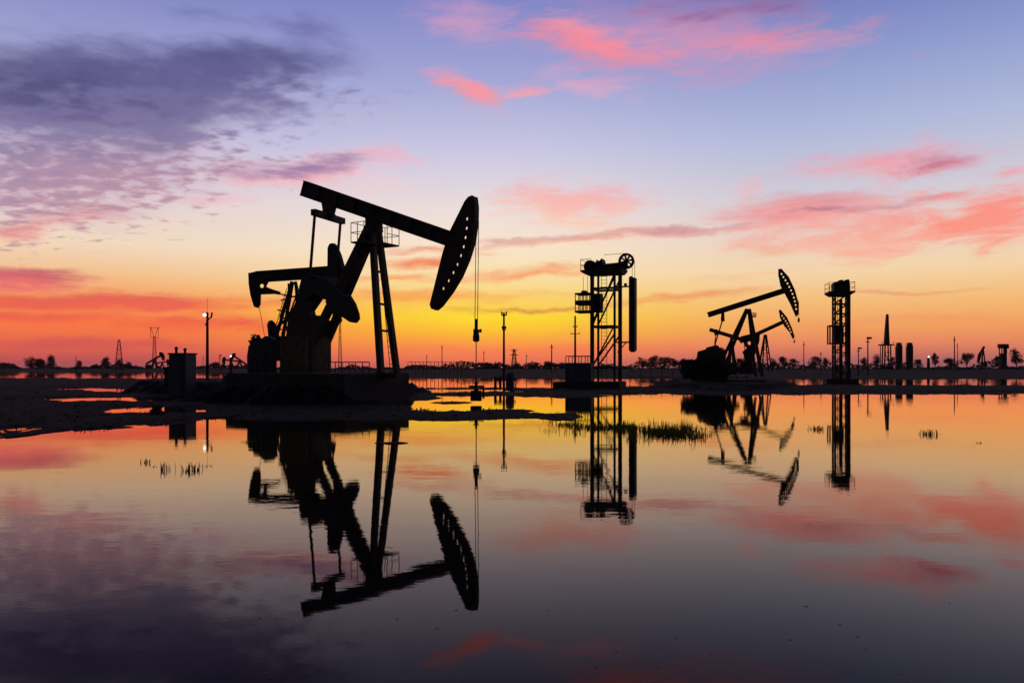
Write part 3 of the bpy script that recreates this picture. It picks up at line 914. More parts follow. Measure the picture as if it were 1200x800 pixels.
right_pump(857, 96, 10, .08, 'pump jack with beam sloping down to a lowered head, between its two right-hand neighbours', (831.5, 386), (872, 398.5), 4.2,
           [(868, 394), (884, 390), (890, 392), (889.5, 400), (886, 410), (881, 416.5), (878.5, 413), (873, 405)],
           [(890, 392), (889.5, 400), (886, 410), (881, 416.5)],
           [(878, 402)], .22,
           [((857, 396), (852, 436), -.15, -.8), ((857, 396), (855, 436), .15, .8), ((857, 396), (860, 436), -.15, -.8), ((857, 396), (863, 436), .15, .8)],
           (((839, 391), (836.5, 412)), 1), ([(822, 418), (838, 412), (842, 438), (816, 438)], [(824, 412), (834, 408), (840, 414), (836, 424), (826, 424)]), None)


# ------------------------------------------------------------------ tower type pumping units
def hoist_tower():
    d = 63.5
    fr = Frame(710.5, d, 20, .25)
    root = fr.root('hoist_tower', 'tall tower pumping unit with round sheave wheel on top and long hanging counterweight', 'pumping tower', 'tower pumping units')
    sx, sy = .90, 1.0
    zt = fr.xz(710, 324)[1]
    for x in (-sx, sx):
        for y in (-sy, sy):
            zt = fr.xz(710, 320.5)[1]; w = .27 if (x < 0) == (y < 0) else .16
            MB().box((x, y, zt / 2), (w, w, zt)).build('leg', 'steel', root)
    zs = [fr.xz(710, y)[1] for y in (339, 383, 430)]
    mb = MB()
    for z in zs:
        for y in (-sy, sy): mb.bar((-sx, y, z), (sx, y, z), .16, .17)
        for x in (-sx, sx): mb.bar((x, -sy, z), (x, sy, z), .12, .16)
    za, zb, zc = zs
    for y in (-sy, sy):
        mb.bar((-sx, y, zb + .25), (sx, y, za + .9), .12); mb.bar((-sx, y, zc + .1), (sx, y, zb - .6), .12)
    mb.bar((-sx, -sy, zb), (sx, -sy, zt - .1), .10); mb.bar((-sx, -sy, zc), (sx, -sy, zb + .1), .10)
    mb.build('cross_brace', 'steel', root)
    mb = MB(); ladder(mb, (-.28, -.5, 0), (-.28, -.5, zt), (.16, -.5, 0), (.16, -.5, zt), 32, .022)
    mb.build('ladder', 'steel', root)
    # top deck, railing, winch
    x0, z0 = fr.xz(680, 320); x1, _ = fr.xz(735, 320)
    dk = MB(); dk.prism([(x0 + .3, z0 - .02), (x0 + .6, z0 - .2), (x1 - .45, z0 - .2), (x1 - .2, z0 + .06), (x1 - .2, z0 + .22), (x1 - .5, z0 + .24), (x0 + .3, z0 + .10)], -1.12, 1.12)
    do = dk.build('top_deck', 'steel', root)
    rl = MB(); zr = z0 + .95
    x0 += .3
    for x in (x0 + .03, x0 + .55):
        for y in (-1.1, 1.1): rl.tube((x, y, z0), (x, y, zr), .022, n=6)
    for z in (z0 + .5, zr):
        rl.tube((x0 + .03, -1.1, z), (x0 + .03, 1.1, z), .02, n=6)
        for y in (-1.1, 1.1): rl.tube((x0 + .03, y, z), (x0 + .9, y, z), .02, n=6)
    rl.build('railing', 'steel', do)
    mb = MB(); cxw, czw = fr.xz(694, 313.5); mb.ring((cxw, 0, czw), .50, .5, 1.6); mb.tube((cxw, -.8, czw), (cxw, .8, czw), .50, n=20)
    mb.build('winch_drum', 'iron', root)
    mb = MB(); a, b = fr.xz(705, 308), fr.xz(705, 320); mb.prism(fr.poly([(699, 312), (701, 305), (703, 308), (707, 303.5), (708.5, 309), (712, 310), (727, 308.5), (731, 320), (699, 321)]), -.6, .6)
    mb.build('gear_motor', 'iron', root, .03)
    # sheave
    wx, wz = fr.xz(734, 306); rr = 9.2 * d / FPX
    sh = MB().ring((wx, 0, wz), rr, .17, .24); 
    for k in range(8):
        t = math.pi * k / 4 + .2; sh.bar((wx, 0, wz), (wx + (rr - .05) * math.cos(t), 0, wz + (rr - .05) * math.sin(t)), .14, .12, up=(0, 1, 0))
    sh.tube((wx, -.25, wz), (wx, .25, wz), .15, n=14)
    sh.build('sheave', 'iron', root)
    mb = MB()
    for y in (-.2, .2): mb.bar((wx, y, wz), (wx - .75, y, z0 + .2), .12); mb.bar((wx, y, wz), (wx - .15, y, z0 + .1), .12)
    mb.build('sheave_bracket', 'steel', root)
    tx, tz = fr.xz(708, 303)
    MB().path([(tx, 0, tz + .3), (wx, 0, wz + rr)], .02).build('hoist_rope', 'wire', root)
    # long counterweight on its ropes
    kx0, kz1 = fr.xz(738.2, 326); kx1, kz0 = fr.xz(745, 411)
    w = MB(); w.box(((kx0 + kx1) / 2, 0, (kz0 + kz1) / 2), (kx1 - kx0, .9, kz1 - kz0)); w.box((kx0 + .1, 0, kz1 + .06), (.2, .5, .14)); w.box(((kx0 + kx1) / 2, 0, kz0 - .05), (.3, .5, .1))
    wo_ = w.build('counterweight', 'iron', root)
    mb = MB()
    for x in (kx0 + .18, kx1 - .08): mb.path([(x, 0, kz1), (x, 0, wz)], .018)
    mb.build('suspension_rope', 'wire', wo_)
    for py in (336, 401):
        a = fr.xz(726, py); b = fr.xz(739, py); mb = MB().bar((sx, 0, a[1]), (b[0], 0, a[1]), .10, .12)
        if py == 401: c_ = fr.xz(727, 413); e_ = fr.xz(734, 401); mb.bar((sx, 0, c_[1]), (e_[0], 0, e_[1]), .07)
        else: mb.box((fr.xz(733, 334)[0], 0, fr.xz(733, 333.5)[1]), (.2, .2, .22))
        mb.bar((sx, -sy, a[1]), (sx, sy, a[1]), .10); mb.build('guide_arm', 'steel', root)
    # service cage at the left
    bx0, bz1 = fr.xz(676.5, 345); bx1, bz0 = fr.xz(694, 366); y0, y1 = -.75, .75
    cg = MB(); h = bz1 - bz0
    cg.box(((bx0 + bx1) / 2, 0, bz0 + .05), (bx1 - bx0, 1.5, .16)); cg.box(((bx0 + bx1) / 2, 0, bz0 + h * .52), (bx1 - bx0, 1.5, .34)); cg.box(((bx0 + bx1) / 2, 0, bz1), (bx1 - bx0, 1.5, .12))
    for k in range(5):
        x = bx0 + .04 + (bx1 - bx0 - .08) * k / 4
        for y in (y0, y1): cg.bar((x, y, bz0), (x, y, bz1), .06)
    cg.prism([(bx0 + .3, bz1), (bx1 - .3, bz1), ((bx0 + bx1) / 2 + .15, bz1 + .28), ((bx0 + bx1) / 2 - .15, bz1 + .28)], -.3, .3)
    co = cg.build('service_cage', 'steel', root)
    mb = MB()
    for x in (bx0 + .5, bx0 + .85): mb.path([(x, 0, bz1 + .2), (x, 0, z0 - .3)], .018)
    mb.build('suspension_rope', 'wire', co)
    mb = MB(); mb.box((-sx + .25, 0, (bz0 + bz1) / 2 - .02), (.55, 1.0, h * 1.0)); mb.build('guide_carriage', 'iron', root)


hoist_tower()
fr = Frame(690, 62.0, 15, -.2)
mb = MB(); mb.prism(fr.poly([(652, 447), (729, 447), (729, 462), (652, 462)]), -1.4, 2.6); mb.prism(fr.poly([(640, 455), (652, 454), (652, 463), (640, 463)]), -1, 1)
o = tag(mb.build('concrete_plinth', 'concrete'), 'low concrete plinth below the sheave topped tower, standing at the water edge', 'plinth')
o.location = (fr.P.x, fr.P.y, fr.zb); o.rotation_euler = (0, 0, -fr.th)
r = empty('equipment_cabin', ((679 - CX) * 61.6 / FPX, 61.6, .55), -.26, 'grey equipment cabin with roof railing at foot of the sheave topped tower', 'cabin')
MB().box((0, 0, .72), (2.0, 1.3, 1.44)).build('cabin_wall', 'bluegrey', r, .02)
MB().box((-.45, -.665, .66), (.6, .03, 1.2)).build('door', 'bluegrey', r)
mb = MB()
for x in (-.95, -.45, .05, .55, .95):
    for y in (-.6, .6): mb.tube((x, y, 1.44), (x, y, 1.95), .03)
for y in (-.6, .6): mb.tube((-.95, y, 1.95), (.95, y, 1.95), .035)
mb.build('roof_railing', 'steel', r)


def slim_tower():
    d = 75.0
    fr = Frame(985, d, 12, .3)
    root = fr.root('pumping_tower', 'slim lattice pumping tower on the right with railed top deck and boxy side cage', 'pumping tower', 'tower pumping units')
    zt = fr.xz(985, 345)[1]
    sx, sy = .58, .6
    for x in (-sx, sx):
        for y in (-sy, sy): MB().box((x, y, zt / 2), (.16, .16, zt)).build('leg', 'steel', root)
    mb = MB(); n = 9
    for k in range(n):
        z0, z1 = zt * k / n, zt * (k + 1) / n
        for y in (-sy, sy): mb.bar((-sx, y, z1), (sx, y, z1), .09); mb.bar((-sx, y, z0), (sx, y, z1), .07)
        for x in (-sx, sx): mb.bar((x, -sy, z1), (x, sy, z1), .08); mb.bar((x, -sy, z0), (x, sy, z1), .06)
    mb.build('cross_brace', 'steel', root)
    mb = MB(); ladder(mb, (-.3, -.2, 0), (-.3, -.2, zt), (.1, -.2, 0), (.1, -.2, zt), 30, .028); mb.build('ladder', 'steel', root)
    mb = MB(); mb.box((.02, 0, zt * .47), (.26, .3, zt * .94)); mb.box((.66, 0, zt / 2), (.34, .6, zt * .98)); mb.build('counterweight', 'iron', root)
    x0, z0 = fr.xz(968.5, 344); x1, _ = fr.xz(999.5, 344)
    dk = MB(); dk.prism([(x0, z0), (x0 + .4, z0 - .25), (x1 - .4, z0 - .25), (x1, z0), (x1, z0 + .12), (x0, z0 + .12)], -1.15, 1.15)
    do = dk.build('top_deck', 'steel', root)
    zr = z0 + .95
    for xo, xi in ((x0 + .05, x0 + .5), (x1 - .05, x1 - .5)):
        rl = MB()
        for x in (xo, xi):
            for y in (-1.1, 1.1): rl.tube((x, y, z0), (x, y, zr), .025, n=6)
        for z in (z0 + .5, zr):
            for y in (-1.1, 1.1): rl.tube((xo, y, z), (xi, y, z), .02, n=6)
            rl.tube((xo, -1.1, z), (xo, 1.1, z), .02, n=6)
        rl.build('railing', 'steel', do)
    mb = MB(); mb.prism(fr.poly([(975.5, 344), (975.5, 332), (977, 331), (981, 331), (982, 329), (986, 328.5), (987, 330.5), (989.5, 328.5), (993, 328), (994, 330), (993.8, 344)]), -.7, .7)
    mb.build('hoist_machine', 'iron', root, .02)
    bx0, bz1 = fr.xz(970.5, 382); bx1, bz0 = fr.xz(988, 402.5)
    cg = MB(); cg.box(((bx0 + bx1) / 2 + .25, 0, (bz0 + bz1) / 2), (bx1 - bx0 - .6, 1.2, bz1 - bz0))
    for z in (bz0, bz1): cg.box(((bx0 + bx1) / 2, 0, z), (bx1 - bx0, 1.3, .12))
    for y in (-.6, .6): cg.bar((bx0 + .06, y, bz0), (bx0 + .06, y, bz1), .12)
    cg.build('service_cage', 'steel', root)
    mb = MB().box((0, 0, -.1), (2.8, 2.2, .8)); mb.build('footing', 'concrete', root)


slim_tower()


# ------------------------------------------------------------------ far structures
def lattice_mast(px, d, zb, top, w_top, w_bot, label, name='lattice_tower', arms=(), group=None, r=.10):
    x = (px - CX) * d / FPX
    rt = empty(name, (x, d, zb), .3, label, 'lattice tower', group)
    H = EYE + (HOR - top) * d / FPX - zb
    n = 7; mb = MB()

    def c(k, i):
        t = k / n; w = (w_bot + (w_top - w_bot) * (t ** .8)) / 2
        return Vector((w * (1, -1, -1, 1)[i], w * (1, 1, -1, -1)[i], H * t))
    for i in range(4): mb.bar(c(0, i), c(n, i), r * 1.4)
    for k in range(n):
        for i in range(4):
            j = (i + 1) % 4
            mb.bar(c(k, i), c(k + 1, j), r); mb.bar(c(k + 1, i), c(k + 1, j), r)
    mb.build('lattice_frame', 'steel', rt)
    for hz, L in arms:
        MB().bar((-L, 0, H * hz), (L, 0, H * hz), r * 1.5, r * 2).build('crossarm', 'steel', rt)
    return rt


lattice_mast(139.5, 330, .1, 398, .6, 3.2, 'tapering lattice tower far left, above the shrubs on the far bank', r=.11, group='power line towers')
rt = lattice_mast(181, 420, .1, 394, .8, 2.2, 'faint power line tower with two horned crossarms behind the tiny pump jack', arms=((.97, 2.0),), r=.13, group='power line towers')
mb = MB(); H = EYE + (HOR - 394) * 420 / FPX - .1
for s in (-1, 1):
    mb.bar((s * .3, 0, H), (s * 1.8, 0, H + 5), .2); mb.bar((s * 1.8, 0, H), (s * 1.8, 0, H + 5), .2)
mb.bar((-2.8, 0, H + 4.6), (2.8, 0, H + 4.6), .2)
mb.build('crossarm_frame', 'steel', rt)
lattice_mast(398.5, 260, .1, 374, .35, 1.1, 'thin lattice mast with a lamp cluster seen between the large pump legs', arms=(), r=.09, group='thin masts')
o = bpy.data.objects['lattice_tower.002']
MB().ball((0, 0, EYE + (HOR - 375) * 260 / FPX - .1), .75, 10, (1, 1, 1.3)).build('lamp_cluster', 'iron', o)
lattice_mast(602.5, 300, .1, 409, .5, 2.2, 'small far pylon with short crossarms just right of the tall thin pole', arms=((.95, 1.3), (.75, 1.6)), r=.12, group='power line towers')


def thin_mast(px, d, top, label, r=.12, cap=False):
    x = (px - CX) * d / FPX
    zt = EYE + (HOR - top) * d / FPX - .1
    mb = MB().tube((0, 0, 0), (0, 0, zt), r, r * .7, 8)
    mb.box((0, 0, zt * .9), (r * 5, r, r)); mb.tube((0, 0, 0), (0, 0, .4), r * 1.7, r * 1.7, 8)
    if cap: mb.box((r * 1.8, 0, zt), (r * 5.5, r * 2.5, r * 2.5))
    o = tag(mb.build('thin_mast', 'iron'), label, 'mast', 'thin masts'); o.location = (x, d, .1)


for a in [(518, 200, 404, 'short thin mast on the far bank between large pump and its hanging rod'),
          (567, 240, 411, 'very thin mast just right of the large pump wellhead'),
          (646.5, 180, 403, 'bare dark mast midway between the thin pole and the sheave topped tower', .16),
          (617, 250, 415, 'shortest thin mast between the small pylon and the bare dark mast'),
          (942, 180, 400, 'thin bare mast between the right-hand pumps and the slim tower'),
          (962, 180, 412, 'low mast just left of the slim tower'),
          (1006, 150, 408, 'short post with a capped top just right of the slim tower', .12, True),
          (1017, 150, 396, 'taller post with a lamp head beside the far derrick', .15, True),
          (1118.5, 190, 394, 'pair mast above the round shrubs at far right', .15),
          (1122, 200, 402, 'faint lower mast touching the tall pair mast at far right', .1),
          (500, 210, 416, 'tiny mast above the far pipe rack, nearest the large pump legs', .1),
          (57 + 32, 300, 417, 'thin mast between two far left shrubs', .12),
          (323 - 85, 320, 417, 'thin mast hidden close beside the street lamp pole', .12),
          (257.5, 300, 416, 'capped post between the lit lamp pole and the tiny left-facing pump', .16, True)]:
    thin_mast(*a)


def lamp_pole(px, d, zb, top, ly, label):
    x = (px - CX) * d / FPX; k = d / FPX
    rt = empty('lamp_pole', (x, d, zb), 0, label, 'lamp pole', 'lit lamp poles')
    zt = EYE + (HOR - top) * k - zb
    zl = EYE + (HOR - ly) * k - zb
    MB().tube((0, 0, 0), (0, 0, zt), 1.9 * k, 1.3 * k, 10).build('shaft', 'wood', rt)
    return rt, zt, zl, k


rt, zt, zl, k = lamp_pole(243, 90, .05, 366, 369, 'lit lamp pole left of the large pump, white lamp at its top and forked bracket')
b = MB(); b.bar((0, 0, zt - .9), (.45, 0, zt - .5), .12); b.bar((.45, 0, zt - .6), (.52, 0, zt + .0), .14); b.bar((0, 0, zt - 1.2), (-.25, 0, zt - 1.4), .14)
b.build('bracket', 'iron', rt)
MB().tube((0, 0, zt), (0, 0, zt + 1.6), .015, n=6).build('antenna', 'wire', rt)
h = MB().box((-.20, 0, zl + .24), (.5, .4, .1)).build('lamp_housing', 'iron', rt)
MB().ball((-.30, -.05, zl + .02), .19, 12).build('bulb', 'lamp', h)
rt, zt, zl, k = lamp_pole(270.5, 150, .05, 419, 417, 'short lamp post with bright white lamp below the tiny left-facing pump')
h = MB().box((0, 0, zl + .2), (.5, .4, .1)).build('lamp_housing', 'iron', rt); MB().ball((.02, -.1, zl - .02), .16, 12).build('bulb', 'lamp', h)
rt, zt, zl, k = lamp_pole(1088, 250, .9, 419, 418, 'short lamp post with small white lamp right of the twin tanks')
h = MB().box((0, 0, zl + .16), (.4, .3, .08)).build('lamp_housing', 'iron', rt); MB().ball((.02, -.1, zl), .22, 12).build('bulb', 'lamp', h)

# boxy tank in the left marsh
r = empty('storage_tank', ((214 - CX) * 44 / FPX, 44, .04), -.3, 'square dark storage tank with two vents standing in the left marsh', 'tank')
MB().box((0, 0, 1.15), (1.10, .9, 2.3)).build('tank_shell', 'bluegrey', r, .03)
MB().box((0, 0, 2.34), (1.18, .98, .08)).build('roof_plate', 'iron', r)
mb = MB().box((-.74, 0, .85), (.38, .7, 1.3)); mb.box((-.74, 0, 1.52), (.42, .76, .05)); mb.build('side_box', 'iron', r)
for x, hh in ((-.42, .36), (.16, .28)):
    MB().lathe((x, 0, 2.38), [(.07, 0), (.07, hh * .6), (.10, hh * .6), (.09, hh * .85), (.04, hh)], 12).build('vent', 'iron', r)
mb = MB(); ladder(mb, (.2, -.49, 0), (.2, -.49, 2.3), (.44, -.49, 0), (.44, -.49, 2.3), 8, .02); mb.build('ladder', 'iron', r)


# tiny far pump jacks
def tiny_pump(px, d, zb, w, label, face=1, tilt=18, rz=0.0):
    """w: beam length in metres"""
    rt = empty('pump_jack', ((px - CX) * d / FPX, d, zb), (0 if face > 0 else math.pi) + rz, label, 'pump jack', 'oil pump jacks')
    H = w * .55; t = R(tilt); c, s = math.cos(t), math.sin(t)
    a, b = Vector((-w * .52 * c, 0, H - w * .52 * s)), Vector((w * .46 * c, 0, H + w * .46 * s))
    MB().bar(a, b, .5, w * .10).build('walking_beam', 'iron', rt)
    hd = MB(); n = Vector((-s, 0, c)); dd = Vector((c, 0, s)); pts = []
    for u, q in ((.20, -.03), (.12, .09), (0, .13), (-.16, .10), (-.34, -.02), (-.30, -.10), (-.05, -.10), (.10, -.10)):
        p = b + n * (u * w) + dd * (q * w); pts.append((p.x, p.z))
    hd.prism(pts, -.22, .22); hd.build('horse_head', 'iron', rt)
    for x in (-.17, .17):
        for y in (-.09, .09): MB().bar((0, y * .3 * w, H), (x * w, y * w, 0), w * .055).build('leg', 'iron', rt)
    mb = MB().box((-.34 * w, 0, .12 * w), (.26 * w, .2 * w, .24 * w)); mb.build('gear_reducer', 'iron', rt)
    for y in (-.13, .13):
        MB().bar(a.lerp(b, .05) + Vector((0, y * w, 0)), (-.36 * w, y * w, .2 * w), w * .022).build('pitman_arm', 'iron', rt)
        MB().prism([(-.46 * w, .06 * w), (-.36 * w, .02 * w), (-.26 * w, .2 * w), (-.34 * w, .26 * w)], y * w - .1, y * w + .1).build('crank', 'iron', rt)


tiny_pump(181, 462, .9, 10.6, 'tiny far pump jack left of the square tank, head raised to the right', 1, 30)
tiny_pump(190, 470, .9, 7.4, 'second tiny pump jack overlapping the one left of the square tank, beam nearly level', 1, 8)
tiny_pump(271, 440, .9, 8.8, 'tiny pump jack facing left beside the short lit lamp post', -1, 6)
tiny_pump(281, 446, .9, 9.4, 'tiny pump jack with steep beam just right of the small left-facing one', -1, 34)
fr = Frame(1151, 250, 10, .9)
rt = fr.root('pump_jack', 'tiny pump jack with drooping head and tall pointed frame among far right trees', 'pump jack', 'oil pump jacks')
for a_, b_, l_ in (((1152, 406), (1149.5, 432), -.5), ((1152, 406), (1155.5, 432), -.5), ((1152, 406), (1150.5, 432), .6), ((1152, 406), (1154.8, 432), .6)):
    MB().bar(fr.p3(*a_, 0), fr.p3(*b_, l_), .26).build('leg', 'iron', rt)
MB().bar(fr.p3(1153.5, 406, 0), fr.p3(1146.5, 417, 0), .5, .55).build('walking_beam', 'iron', rt)
MB().prism(fr.poly([(1149.2, 412), (1150, 415), (1148.6, 421), (1147, 425.5), (1145, 424.5), (1145.6, 419), (1147, 414)]), -.3, .3).build('horse_head', 'iron', rt)
MB().box(fr.p3(1154, 426, 0), (1.0, 1.0, 1.2)).build('gear_reducer', 'iron', rt)
for t_ in (.35, .6): MB().bar(fr.p3(1152, 406, 0).lerp(fr.p3(1149.5, 432, -.5), t_), fr.p3(1152, 406, 0).lerp(fr.p3(1155.5, 432, -.5), t_), .16).build('cross_brace', 'iron', rt)


# far derrick
def derrick():
    d = 250.0
    fr = Frame(1039, d, 5, .9)
    root = fr.root('derrick', 'dark tapering derrick mast on a railed deck right of the slim tower', 'derrick')
    z0 = fr.xz(1039, 404)[1]
    MB().prism(fr.poly([(1036, 404), (1037.2, 388), (1038.4, 374), (1039, 368), (1040.6, 368.5), (1041.2, 388), (1042, 404)]), -.6, .6).build('mast', 'steel', root)
    x0, x1 = fr.xz(1031, 404)[0], fr.xz(1045.5, 404)[0]
    MB().box(((x0 + x1) / 2, 0, z0), (x1 - x0, 3.2, .4)).build('deck', 'steel', root)
    for x in (-.8, .8):
        for y in (-1.0, 1.0): MB().bar((x, y, z0), (x * 1.3, y, 0), .34).build('leg', 'steel', root)
    for a, b, w in (((-.9, -1.0, z0 * .7), (.9, -1.0, z0 * .7), .24), ((-1.0, -1.0, z0 * .4), (1.0, -1.0, z0 * .4), .24), ((-.9, -1.0, z0 * .7), (1.0, -1.0, z0 * .1), .2), ((x0 + .2, 0, z0), (x0 + .2, 0, 0), .2)):
        MB().bar(a, b, w).build('cross_brace', 'steel', root)
    MB().box((0, 0, .7), (3.4, 2.0, 1.4)).build('base_block', 'iron', root)
    for x in (x0 + .15, x1 - .15): MB().bar((x, -1.4, z0), (x, -1.4, z0 + 1.1), .12).build('railing', 'steel', root)


derrick()
for px, lab in ((1053.5, 'left of two upright cylinder tanks right of the derrick'), (1066, 'right of two upright cylinder tanks, nearer the small lit lamp post')):
    d = 255; k = d / FPX; r = empty('upright_tank', ((px - CX) * k, d, .9), 0, lab, 'tank', 'upright tanks')
    H = EYE + (HOR - 404) * k - .9
    MB().lathe((0, 0, 0), [(3.6 * k, 0), (3.7 * k, H * .2), (3.7 * k, H * .9), (2.9 * k, H)], 20).build('tank_shell', 'iron', r)
    MB().lathe((0, 0, H), [(2.6 * k, 0), (2.6 * k, 1.2 * k), (3.0 * k, 1.2 * k), (2.4 * k, 2.6 * k)], 14).build('vent_cap', 'iron', r)
    MB().tube((3.9 * k, 0, 0), (3.9 * k, 0, H), .07, n=6).build('pipe', 'iron', r)
    mb = MB(); ladder(mb, (-4.2 * k, 0, 0), (-4.2 * k, 0, H + .5), (-4.2 * k, .35, 0), (-4.2 * k, .35, H + .5), 10, .03); mb.build('ladder', 'iron', r)
    mb = MB()
    for a_ in range(8):
        t_ = a_ * math.pi / 4; mb.tube((3.1 * k * math.cos(t_), 3.1 * k * math.sin(t_), H * .97), (3.1 * k * math.cos(t_), 3.1 * k * math.sin(t_), H + .5), .03, n=5)
    mb.build('railing', 'iron', r)
# flat roofed tower
r = empty('watch_tower', ((1175.5 - CX) * 252 / FPX, 252, .9), .2, 'square tower with flat overhanging roof among the round trees at far right', 'tower'); k = 252 / FPX
H = EYE + (HOR - 403) * k - .9
MB().prism([(-5.2 * k, H), (4.8 * k, H), (5.8 * k, H - 4.2 * k), (5.0 * k, H - 5.2 * k), (-4.6 * k, H - 5.2 * k)], -.8, .8).build('roof', 'iron', r)
MB().box((-.2 * k, 0, (H - 11 * k) / 2), (7.2 * k, 1.1, H - 11 * k)).build('tower_wall', 'iron', r)
for x in (-3.4, 3.0):
    for y in (-.5, .5): MB().box((x * k, y, H - 8 * k), (1.1 * k, .18, 6.4 * k)).build('post', 'iron', r)
MB().box((1.6 * k, -.2, H - 8 * k), (2.4 * k, .5, 6.4 * k)).build('cabin', 'iron', r)
# pipe rack on the far bank, and fence
mb = MB(); k = 150 / FPX
for i in range(18): mb.bar((i * .72, 0, -1.1), (i * .72, 0, 1.6), .09)
for z in (.9, 1.6): mb.bar((0, 0, z), (12.3, 0, z), .08)
o = tag(mb.build('pipe_rack', 'iron'), 'long low pipe rack on the far bank right of the large pump legs', 'pipe rack'); o.location = (*at(478, 431, 150).xy, 1.15)
mb = MB()
for i in range(12): mb.bar((i * 1.1, 0, 0), (i * 1.1, 0, 1.3), .07)
for z in (.6, 1.2): mb.bar((0, 0, z), (12.1, 0, z), .05)
o = tag(mb.build('post_fence', 'wood'), 'low post fence crossing the water gap right of the sheave topped tower', 'fence'); o.location = (*at(738, 431, 82).xy, .05)


# ------------------------------------------------------------------ vegetation
def leaf_cloud(mb, c, rad, n, size, rnd):
    c = Vector(c)
    for _ in range(n):
        while True:
            p = Vector((rnd.uniform(-1, 1), rnd.uniform(-1, 1), rnd.uniform(-1, 1)))
            if p.length < 1: break
        p = p * (0.55 + 0.45 * p.length)
        q = c + Vector((p.x * rad[0], p.y * rad[1], p.z * rad[2]))
        a = Vector((rnd.gauss(0, 1), rnd.gauss(0, 1), rnd.gauss(0, 1))).normalized()
        b = a.orthogonal().normalized(); s = size * rnd.uniform(.6, 1.3)
        mb.add([q - a * s, q + b * s * .55, q + a * s, q - b * s * .55], [(0, 1, 2, 3)])


def tree_mesh(seed, H, W, trunk, n=900, fill=0.22):
    rnd = random.Random(seed)
    cr = MB(); tk = MB()
    tk.tube((0, 0, 0), (0, 0, H * trunk * 1.1), H * .03, H * .02, 8)
    lobes = []
    for i in range(10):
        a = rnd.uniform(0, 6.28); rr = rnd.uniform(.05, .38) * W
        z = H * (trunk + (1 - trunk) * rnd.uniform(.12, .92)); rr *= 1.0 - .55 * max(0, z / H - .7) / .3
        lobes.append((math.cos(a) * rr, math.sin(a) * rr, z))
        tk.tube((0, 0, H * trunk * rnd.uniform(.6, 1)), lobes[-1], H * .014, H * .005, 6)
    for l in lobes:
        q = rnd.uniform(.6, 1.25)
        leaf_cloud(cr, l, (W * .25 * q, W * .25 * q, H * (1 - trunk) * .24 * q), int(n / 9 * q), H * .036, rnd)
    leaf_cloud(cr, (0, 0, H * (trunk + (1 - trunk) * .48)), (W * .38, W * .38, H * (1 - trunk) * .40), int(n * fill), H * .036, rnd)
    return cr, tk


TREE_SRC = {}
TREE_VARIANTS = 7


def tree(px, top, wpx, d, label, trunk=.35, zb=.95, group='trees on the far bank', name='tree', var=None):
    H0 = EYE + (HOR - top) * d / FPX - zb; W0 = wpx * d / FPX
    key = (name, var if var is not None else random.randrange(TREE_VARIANTS))
    o = empty(name, ((px - CX) * d / FPX, d, zb), random.uniform(0, 6.28), label, name.replace('_', ' '), group)
    if key not in TREE_SRC:
        cr, tk = tree_mesh(key[1] * 13 + len(TREE_SRC), 5.0, 4.0, trunk * random.uniform(.6, 1.0), fill=.9 if name == 'shrub' else .3)
        c = cr.build('crown', 'leaf', o); t = tk.build('trunk', 'bark', o)
        TREE_SRC[key] = (c, t)
    else:
        for s in TREE_SRC[key]:
            e = s.copy(); COL.objects.link(e); e.parent = o
    o.scale = (W0 / 4.0, W0 / 4.0, H0 / 5.0 * random.uniform(.88, 1.1))
    return o


T = [
    (754, 418.5, 17, 150, 'small tree just right of the long hanging counterweight'), (766, 417.5, 18, 155, 'second small tree right of the sheave topped tower'),
    (778.5, 416, 17, 150, 'third small tree right of the sheave topped tower'), (790, 418.5, 16, 150, 'fourth small tree right of the sheave topped tower'),
    (802, 419.5, 14, 155, 'small tree just left of the dark shrub by the biggest right pump'), (868, 419, 14, 150, 'tree behind the legs of the three right-hand pumps'), (877, 416, 12, 160, 'tree crown under the lowered pump head'),
    (907, 420, 9, 150, 'small tree touching the lattice legs of the smaller pump'), (918, 417, 14, 150, 'round small tree right of the lattice leg pump'), (929.5, 417, 14, 150, 'round tree left of the thin bare mast'),
    (955, 415, 20, 150, 'wide tree between the thin bare mast and the slim tower'), (967, 420, 10, 150, 'small tree touching left side of the slim tower'),
    (1013, 419, 10, 160, 'faint tree between the capped post and the lamp head post'), (1027, 416.5, 13, 150, 'tree just left of the far derrick'), (1046, 417, 10, 160, 'faint tree between derrick and left upright tank'),
    (1076.5, 418, 9, 150, 'small round tree between the right tank and the lamp post'), (1096, 415, 9, 170, 'faint round tree right of the small lit lamp post'),
    (1114, 416, 21, 150, 'wide low tree below the pair mast at far right'), (1133, 412, 15, 150, 'round tree left of the tiny steep pump jack'),
    (1168.5, 413.5, 12, 148, 'round tree against left side of the flat roofed tower'), (1191, 409, 17, 150, 'round tree on a bare trunk at the right edge'),
]
for a in T: tree(a[0], a[1], a[2], a[3] * 1.8, a[4])
